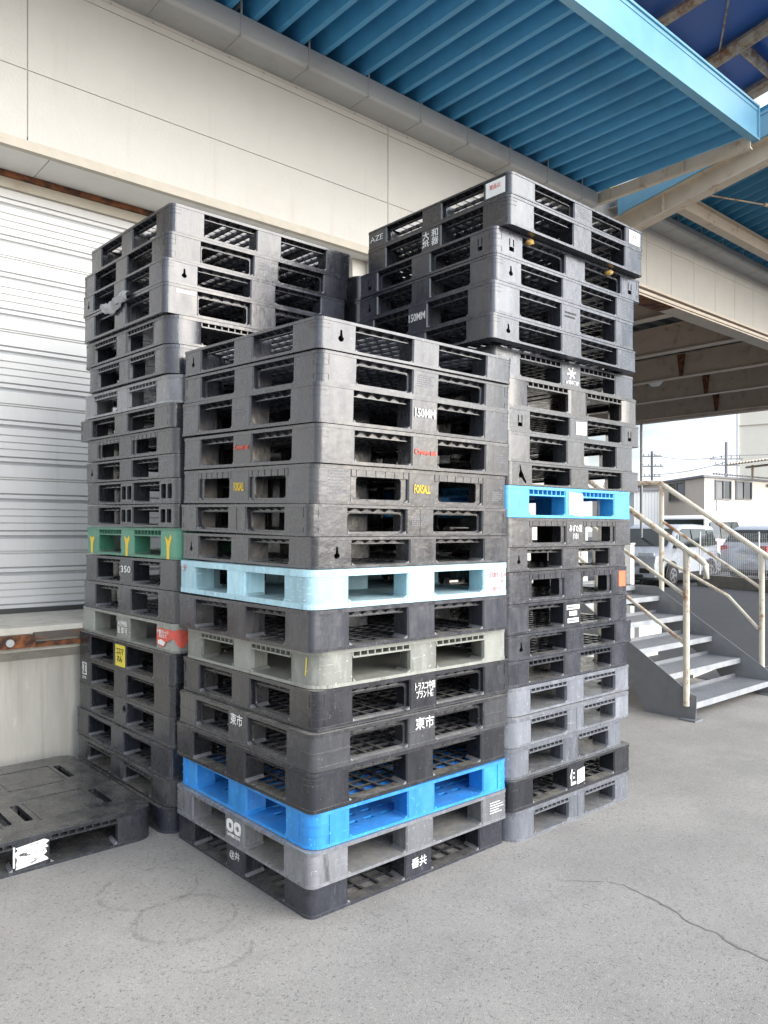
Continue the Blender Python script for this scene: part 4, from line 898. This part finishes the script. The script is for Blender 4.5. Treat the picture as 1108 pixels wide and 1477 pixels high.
# ------------------------------------------------------------------ vehicles
def car(name, label, loc, heading, L_, H_, Wd, prof, belt, wins, shield, paint, rear_glass=None, front=True, lamps=None, taper=.16):
    root = empty(name, loc, label, 'car', None, (0, 0, heading)); hw = Wd / 2; roof = max(z for x, z in prof)
    def yw(x, z, y):
        k = 1.0
        if z > belt: k -= taper * (z - belt) / (roof - belt)
        e = abs(x) / (L_ / 2); k *= 1 - .10 * max(0, e - .72) / .28
        return y * k
    b = MB(); n = len(prof); cxm = sum(x for x, z in prof) / n; czm = sum(z for x, z in prof) / n
    slices = [(-1, .965), (-.94, .99), (-.8, 1), (.8, 1), (.94, .99), (1, .965)]
    vs = []
    for y, k in slices:
        for x, z in prof: vs.append((cxm + (x - cxm) * k, yw(x, z, y * hw), czm + (z - czm) * k))
    fs = [(j * n + i, j * n + (i + 1) % n, (j + 1) * n + (i + 1) % n, (j + 1) * n + i) for j in range(len(slices) - 1) for i in range(n)]
    b.add(vs, fs)
    for j, fl in ((0, True), (len(slices) - 1, False)):
        y, k = slices[j]; b.tess(prof, [], lambda x, z, y=y, k=k: (cxm + (x - cxm) * k, yw(x, z, y * hw), czm + (z - czm) * k), flip=not fl)
    bd = b.build('body', paint, root, True)
    for w in wins:
        for sg in (-1, 1):
            g = MB(); g.tess(w, [], lambda x, z: (x, sg * (abs(yw(x, z, hw)) * .999 + .012), z), flip=(sg > 0)); g.build('side_window', M['glass'], root)
    for seg in (shield, rear_glass):
        if not seg: continue
        (xa, za), (xb, zb) = seg; g = MB(); d = Vector((zb - za, 0, xa - xb)).normalized() * .014
        if (d.x > 0) != (xa > 0): d = -d
        ya, yb = abs(yw(xa, za, hw)) - .10, abs(yw(xb, zb, hw)) - .08
        g.add([(xa + d.x, -ya, za + d.z), (xa + d.x, ya, za + d.z), (xb + d.x, yb, zb + d.z), (xb + d.x, -yb, zb + d.z)], [(0, 1, 2, 3)]); g.build('windscreen' if xa > 0 else 'rear_window', M['glass'], root)
    for sx in (-1, 1):
        for sg in (-1, 1):
            xw = sx * L_ * .305; r = .31
            w = MB(); c_ = [(xw + r * math.cos(t * math.pi / 12), r + r * math.sin(t * math.pi / 12)) for t in range(24)]
            w.prism(c_, hw - .18, hw + .012, fn=lambda x, z, t: (x, sg * t, z)); wo = w.build('wheel', M['tyre'], root)
            w = MB(); c_ = [(xw + r * .66 * math.cos(t * math.pi / 10), r + r * .66 * math.sin(t * math.pi / 10)) for t in range(20)]
            hs = [[(xw + r * q * math.cos(R_(a + da)), r + r * q * math.sin(R_(a + da))) for q, da in ((.22, -16), (.56, -22), (.56, 22), (.22, 16))][::-1] for a in range(0, 360, 72)]
            w.plate(c_, hs, hw + .013, hw + .022, fn=lambda x, z, t: (x, sg * t, z)); w.build('rim', M['rim'], wo)
            w = MB(); ar = [(xw + .40 * math.cos(R_(t)), r + .40 * math.sin(R_(t))) for t in range(-8, 189, 12)]; w.tess(ar, [], lambda x, z: (x, sg * (hw * .992 + .004), z), flip=(sg > 0)); w.build('wheel_arch', M['blackp'], root)
    for (lx, yc, zc, wy, hz, m) in lamps or []:
        for sg in (-1, 1):
            q = MB(); yy = yw(lx, zc, hw) - yc; q.box(min(lx, lx * 1.004) - .02, max(lx, lx * 1.004) + .012, sg * yy - wy / 2, sg * yy + wy / 2, zc - hz / 2, zc + hz / 2); q.build('headlight' if lx > 0 and m != 'blackp' else 'fog_lamp' if lx > 0 else 'tail_lamp', M[m], root)
    q = MB(); q.box(L_ / 2 - .02, L_ / 2 + .016, -.34, .34, .58, .66); q.build('grille', M['steel'], root)
    q = MB(); q.box(L_ / 2 - .02, L_ / 2 + .016, -.42, .42, .28, .36); q.build('lower_grille', M['blackp'], root)
    q = MB(); q.box(L_ / 2, L_ / 2 + .024, -.17, .17, .44, .53); q.build('number_plate', M['paper'], root)
    q = MB(); q.box(-L_ / 2 - .02, -L_ / 2, -.17, .17, .62, .78); q.build('number_plate', M['paper'], root)
    for sg in (-1, 1):
        q = MB(); q.prism(rrect(0, .2, 0, .14, .04, 3), 0, .09, fn=lambda y, z, t: (shield[0][0] - .28 - t, sg * (hw * .97 + y), belt + .02 + z)); q.build('wing_mirror', [paint], root)
        for wx in (.0, -L_ * .22):
            q = MB(); q.box(wx - .09, wx + .09, sg * hw - .012, sg * hw + .02, belt - .10, belt - .075); q.build('door_handle', [paint], root)
            q = MB(); q.box(wx + .33, wx + .336, sg * hw - .01, sg * hw + .0025, .42, belt); q.build('door_gap', M['blackp'], root)
    q = MB(); q.box(-L_ / 2 + .5, L_ / 2 - .5, -hw + .05, hw - .05, .16, .36); q.build('underbody', M['blackp'], root)
    return root
mpv = [(-2.1, .3), (-2.12, .9), (-2.06, 1.25), (-1.98, 1.58), (-1.85, 1.66), (-.6, 1.71), (.3, 1.69), (.72, 1.60), (1.42, 1.06), (1.85, .95), (2.05, .84), (2.12, .62), (2.1, .28), (1.9, .2), (-1.9, .2)]
mw = [[(-1.88, 1.1), (-1.2, 1.08), (-1.2, 1.56), (-1.8, 1.54)], [(-1.12, 1.08), (-.1, 1.06), (-.1, 1.58), (-1.12, 1.57)], [(-.02, 1.06), (.86, 1.05), (.62, 1.52), (.45, 1.58), (-.02, 1.58)], [(.95, 1.05), (1.3, 1.05), (.80, 1.44)]]
def place(name, label, px, py, head, *a, **k): return car(name, label, (px, py, 0), head, *a, **k)
hd = math.atan2(-.10, -.995)
cA = Vector((17.83, 10.07)); dirv = Vector((math.cos(hd), math.sin(hd))); lat = Vector((-dirv.y, dirv.x))     # front corner on the picture-right side
ctr = cA - dirv * 2.1 - lat * .82
mv_ = place('minivan', 'silver minivan parked facing the stairs, seen through the cream handrails', ctr.x, ctr.y, hd, 4.24, 1.71, 1.69, mpv, 1.02, mw, ((1.37, 1.10), (.76, 1.57)), M['carsilver'], ((-2.06, 1.10), (-1.98, 1.55)), lamps=[(1.98, .33, .86, .42, .13, 'lamp'), (2.1, .30, .46, .26, .13, 'blackp'), (-2.1, .1, 1.0, .12, .4, 'redlamp')])
mv_.scale = (1, 1, .95)
van = [(-2.38, .35), (-2.4, 1.0), (-2.34, 1.5), (-2.24, 1.86), (-2.1, 1.96), (0, 1.99), (1.2, 1.97), (1.55, 1.86), (2.1, 1.2), (2.34, 1.0), (2.4, .7), (2.38, .35), (2.2, .24), (-2.2, .24)]
vw = [[(-2.1, 1.22), (-1.2, 1.2), (-1.2, 1.74), (-2.02, 1.74)], [(-1.1, 1.2), (.1, 1.18), (.1, 1.75), (-1.1, 1.74)], [(.2, 1.18), (1.3, 1.16), (1.15, 1.6), (.98, 1.76), (.2, 1.76)], [(1.36, 1.18), (1.95, 1.18), (1.45, 1.66)]]
hv = math.atan2(.16, .987); dv = Vector((math.cos(hv), math.sin(hv))); lv = Vector((-dv.y, dv.x))
cv = Vector((24.6, 12.1)) + dv * 2.4 + lv * .92
place('white_van', 'tall white van parked tail first behind the silver minivan', cv.x, cv.y, hv, 4.8, 1.99, 1.86, van, 1.12, vw, ((2.05, 1.24), (1.6, 1.8)), M['carwhite'], ((-2.37, 1.24), (-2.25, 1.82)), lamps=[(2.32, .3, 1.0, .3, .2, 'lamp'), (-2.37, .10, 1.12, .15, .62, 'redlamp')], taper=.10)
suv = [(-2.2, .35), (-2.22, .85), (-2.12, 1.05), (-1.75, 1.5), (-1.5, 1.58), (.0, 1.61), (.6, 1.54), (1.2, 1.08), (1.95, .95), (2.18, .8), (2.2, .35), (2.0, .24), (-2.0, .24)]
sw = [[(-1.72, 1.08), (-1.1, 1.06), (-1.1, 1.46), (-1.5, 1.44)], [(-1.02, 1.06), (-.1, 1.05), (-.1, 1.5), (-1.02, 1.47)], [(-.02, 1.05), (1.0, 1.04), (.55, 1.44), (.35, 1.5), (-.02, 1.5)]]
hs_ = math.atan2(-.25, .97); dsv = Vector((math.cos(hs_), math.sin(hs_))); lsv = Vector((-dsv.y, dsv.x))
cs_ = Vector((22.0, 9.85)) + dsv * 2.2 - lsv * .0
place('hatchback', 'silver hatchback behind the white mesh fence at the right edge', cs_.x, cs_.y, hs_, 4.4, 1.61, 1.76, suv, 1.0, sw, ((1.12, 1.14), (.66, 1.48)), M['carsilver'], ((-2.06, 1.12), (-1.78, 1.46)), lamps=[(2.12, .3, .82, .35, .14, 'lamp'), (-2.16, .14, .92, .22, .2, 'redlamp')])
# ------------------------------------------------------------------ block wall with mesh fence
fa, fb = Vector((19.72, 9.98)), Vector((17.6, 4.3)); dF = (fb - fa).normalized(); nF = Vector((-dF.y, dF.x)); LF = (fb - fa).length
def fpt(s, d): return fa + dF * s + nF * d
bw = empty('block_wall', (fa.x, fa.y, 0), 'low grey concrete block wall under the white mesh fence', 'wall')
b = MB(); s_ = 0
for j in range(2):
    s_ = -.2 * j
    while s_ < LF:
        e_ = min(s_ + .392, LF); a0 = max(0, s_)
        if e_ - a0 > .02: b.prism([tuple(fpt(a0, -.06)), tuple(fpt(e_, -.06)), tuple(fpt(e_, .06)), tuple(fpt(a0, .06))], .004 + j * .15, .146 + j * .15)
        s_ += .4
b.prism([tuple(fpt(.004, -.052)), tuple(fpt(LF - .004, -.052)), tuple(fpt(LF - .004, .052)), tuple(fpt(.004, .052))], 0, .292); cpart(bw, 'wall_blocks', b, M['block'])
mf = empty('mesh_fence', (fa.x, fa.y, .3), 'white coated wire mesh fence on the low block wall in front of parked cars', 'fence')
b = MB(); s_ = .03
while s_ < LF:
    p0 = fpt(s_, 0); b.box(p0.x - .0022, p0.x + .0022, p0.y - .0022, p0.y + .0022, .32, 1.38); s_ += .06
for j in range(10):
    zz = .33 + j * .115; b.prism([tuple(fpt(.02, -.003)), tuple(fpt(LF, -.003)), tuple(fpt(LF, .001)), tuple(fpt(.02, .001))], zz, zz + .006)
cpart(mf, 'wire_panel', b, M['meshw'])
for s_ in (.02, 1.95, 3.9, 5.85):
    p0 = fpt(s_, .02); b = MB(); b.tube([(p0.x, p0.y, .296), (p0.x, p0.y, 1.42)], .022, 8); cpart(mf, 'post', b, M['meshw'])
# ------------------------------------------------------------------ far buildings
def house(root, name, pts, z1, m):
    b = MB(); b.prism(pts, 0, z1); return cpart(root, name, b, m)
C_, L__, Rr_ = Vector((36.82, 18.33)), Vector((42.6, 25.8)), Vector((52.0, 17.47))
ob = empty('office', (40, 20, 0), 'low cream office building with three windows behind the parked cars', 'building')
bk = L__ + Rr_ - C_
b = MB(); q = [C_, Rr_, bk, L__]
b.prism([tuple(p) for p in q], 0, 4.05); cpart(ob, 'wall', b, M['wall3'])
b = MB(); d1 = (L__ - C_).normalized(); nl = Vector((-d1.y, d1.x)); nl = nl if nl.dot(-C_) > 0 else -nl
b.prism([tuple(C_ + nl * .02), tuple(L__ + nl * .02), tuple(L__), tuple(C_)], 0, 4.04); cpart(ob, 'side_wall', b, M['wall2'])
b = MB(); cen_ = (C_ + bk) / 2
ov = [tuple(cen_ + (p - cen_) * 1.03) for p in q]; b.prism(ov, 4.06, 4.16)
d2 = (Rr_ - C_).normalized(); n2 = Vector((-d2.y, d2.x)); n2 = n2 if n2.dot(-C_) > 0 else -n2
for i in range(60):
    p0 = C_ + d2 * (i * .25) + n2 * .5; b.box(p0.x - .07, p0.x + .07, p0.y - .04, p0.y + .06, 4.165, 4.24)
rt_ = cpart(ob, 'roof', b, M['roofgrey'])
def window(root, A, d, nn, s0, s1, z0, z1):
    b = MB(); P = lambda s, o: tuple(A + d * s + nn * o)
    for a0, a1, c0, c1 in ((s0 - .06, s0, z0 - .06, z1 + .06), (s1, s1 + .06, z0 - .06, z1 + .06), (s0, s1, z0 - .06, z0), (s0, s1, z1, z1 + .06), ((s0 + s1) / 2 - .03, (s0 + s1) / 2 + .03, z0, z1)):
        b.prism([P(a0, 0), P(a1, 0), P(a1, .09), P(a0, .09)], c0, c1)
    w = cpart(root, 'window', b, M['roofgrey']); b = MB(); b.prism([P(s0, .02), P(s1, .02), P(s1, .04), P(s0, .04)], z0, z1)
    g = b.build('pane', M['glass'], w); g.matrix_parent_inverse = w.matrix_basis.inverted(); g.parent = w; g.matrix_parent_inverse = (root.matrix_basis @ w.matrix_parent_inverse).inverted() if False else Matrix.Identity(4)
    b = MB(); b.prism([P(s0 + .1, .042), P((s0 + s1) / 2 - .12, .042), P((s0 + s1) / 2 - .12, .05), P(s0 + .1, .05)], z0 + .02, z1 - .05); c = b.build('curtain', M['roofgrey'], w)
window(ob, C_, d1, nl, 2.2, 3.95, 3.05, 4.0 - .06); window(ob, C_, d2, n2, .95, 2.35, 3.05, 3.92); window(ob, C_, d2, n2, 2.95, 4.45, 3.1, 3.95)
b = MB(); p0 = C_ + d2 * 6.3 + n2 * .15; b.box(p0.x - .1, p0.x + .1, p0.y - .1, p0.y + .1, 3.8, 3.95); cpart(ob, 'wall_lamp', b, M['roofgrey'])
b = MB(); p0 = C_ + d2 * .9; b.tube([(p0.x + n2.x * .1, p0.y + n2.y * .1, 2.4), (p0.x + n2.x * .1, p0.y + n2.y * .1, 3.0)], .03, 6); cpart(ob, 'pipe', b, M['roofgrey'])
sh_ = empty('white_shed', (36.5, 21.3, 0), 'small white panelled shed left of the cream office', 'shed')
b = MB(); A0, A1 = Vector((36.1, 21.75)), Vector((36.95, 20.75))
for i in range(9):
    a0, a1 = A0.lerp(A1, i / 9), A0.lerp(A1, (i + .93) / 9); b.prism([tuple(a0), tuple(a1), (a1.x + 1.6, a1.y + 1.4), (a0.x + 1.6, a0.y + 1.4)], 0, 3.5)
cpart(sh_, 'wall', b, M['paper']); b = MB(); b.prism([(35.9, 21.8), (37.05, 20.5), (38.8, 22.1), (37.6, 23.4)], 3.5, 3.62); cpart(sh_, 'roof', b, M['roofgrey'])
tb2 = empty('tall_building', (62, 24, 0), 'tall plain cream building at the right, beyond the awning', 'building')
b = MB(); q4 = [(60.1, 27.2), (66, 8), (86, 14), (80, 33)]; b.prism(q4, 0, 17); cpart(tb2, 'wall', b, M['wall3'])
b = MB(); b.tube([(60.0, 27.25, 0), (60.0, 27.25, 17)], .10, 6); cpart(tb2, 'downpipe', b, M['meshw'])
b = MB()
for zz in (4.5, 9.5, 12.5): b.prism([(60.02, 27.2), (65.92, 8), (65.95, 8), (60.05, 27.2)], zz, zz + .07)
cpart(tb2, 'wall_joint', b, M['creamd']); b = MB(); b.prism([(59.6, 27.8), (66, 7.4), (86.5, 13.6), (80, 33.6)], 17, 17.3); cpart(tb2, 'roof', b, M['roofgrey'])
aw = empty('corrugated_awning', (42, 18, 4.8), 'open shed with a corrugated lean-to roof above the cream office', 'awning')
p = []; A0, A1 = Vector((42.4, 19.9)), Vector((39.0, 14.6)); n_ = 46
b = MB(); top_ = []
for i in range(n_ + 1):
    a = A0.lerp(A1, i / n_); top_.append((a.x, a.y, 5.02 + (.09 if i % 2 else 0) - .05 * i / n_))
back = [(x + 4.6, y - 2.4, zz + .75) for x, y, zz in top_]
b.add(top_ + back, [(i, i + 1, n_ + 2 + i, n_ + 1 + i) for i in range(n_)]); b.add([(x, y, zz + .03) for x, y, zz in top_ + back], [(i, i + 1, n_ + 2 + i, n_ + 1 + i) for i in range(n_)])
cpart(aw, 'roof_sheet', b, M['tan'])
for k, zz in ((.25, 4.86), (.6, 4.98)):
    b = MB(); a, c = A0 + Vector((4.6, -2.4)) * k, A1 + Vector((4.6, -2.4)) * k; b.tube([(a.x, a.y, zz + .1), (c.x, c.y, zz + .05)], .07, 6); cpart(aw, 'roof_beam', b, M['brownsteel'])
for a in (A0, A1):
    b = MB(); b.tube([(a.x + 1.5, a.y - .8, 0), (a.x + 1.5, a.y - .8, 5.1)], .08, 8); cpart(aw, 'post', b, M['tan'])
lw = empty('distant_house', (55, 34, 0), 'distant low house with a pale roof beside the utility pole', 'house')
b = MB(); b.prism([(54, 35.5), (56.5, 32.5), (62, 37), (59.5, 40)], 0, 4.6); cpart(lw, 'wall', b, M['wall2']); b = MB(); b.prism([(53.6, 35.6), (56.5, 32.1), (62.4, 37), (59.5, 40.4)], 4.6, 4.85); cpart(lw, 'roof', b, M['roofgrey'])
def pole(x, y, h, label, ins):
    r = empty('utility_pole', (x, y, 0), label, 'utility pole', 'utility poles beyond the buildings')
    b = MB(); b.tube([(0, 0, 0), (0, 0, h * .6), (0, 0, h)], .10, 8); b.build('pole', M['roofgrey'], r)
    for zz, w in ins:
        b = MB(); b.box(-w, w, -.04, .04, zz, zz + .08); o = b.build('crossarm', M['roofgrey'], r); o.rotation_euler = (0, 0, R_(-45))
        for s_ in (-w * .8, -w * .3, w * .3, w * .8):
            q = MB(); q.tube([(s_, 0, zz + .08), (s_, 0, zz + .26)], .035, 6); q.build('insulator', M['roofgrey'], o)
    return r
pole(48.2, 22.6, 7.0, 'utility pole standing behind the cream office roof, with two crossarms', [(5.9, 1.0), (5.5, .8)])
pole(64.2, 36.9, 8.6, 'distant utility pole near the stack edge, with three crossarms', [(8.1, .9), (7.2, 1.0), (6.3, .8)])
for k, (za, zb, sag) in enumerate(((6.15, 8.35, .35), (5.75, 6.5, .2))):
    pts = [Vector((48.2, 22.6, za)).lerp(Vector((64.2, 36.9, zb)), t / 12) - Vector((0, 0, sag * 4 * (t / 12) * (1 - t / 12))) for t in range(13)]
    b = MB(); b.tube(pts, .022, 5); tag(b.build('power_line', M['roofgrey']), ['upper power line strung between the two utility poles', 'lower power line strung between the two utility poles'][k], 'power line', 'power lines')
pts = [Vector((48.2, 22.6, 6.15)).lerp(Vector((58, 8, 6.6)), t / 8) - Vector((0, 0, .5 * (t / 8) * (1 - t / 8))) for t in range(9)]
b = MB(); b.tube(pts, .022, 5); tag(b.build('power_line', M['roofgrey']), 'power line running from the nearer pole behind the awning', 'power line', 'power lines')
sg_ = empty('goods_stall', (44, 17, 0), 'reddish goods display under the office windows beyond the fence', 'goods stall')
rnd = random.Random(12); b = MB()
b.box(31.0, 32.2, 11.4, 11.6, 0, 1.3); cpart(sg_, 'counter', b, M['tan'])
for i in range(10):
    b = MB(); x = 31.0 + .12 * i; b.box(x, x + .1, 11.35, 11.5, 1.3, 1.42 + rnd.random() * .2); cpart(sg_, 'box', b, M[['orange', 'yelp', 'tanrust', 'wall2'][i % 4]])
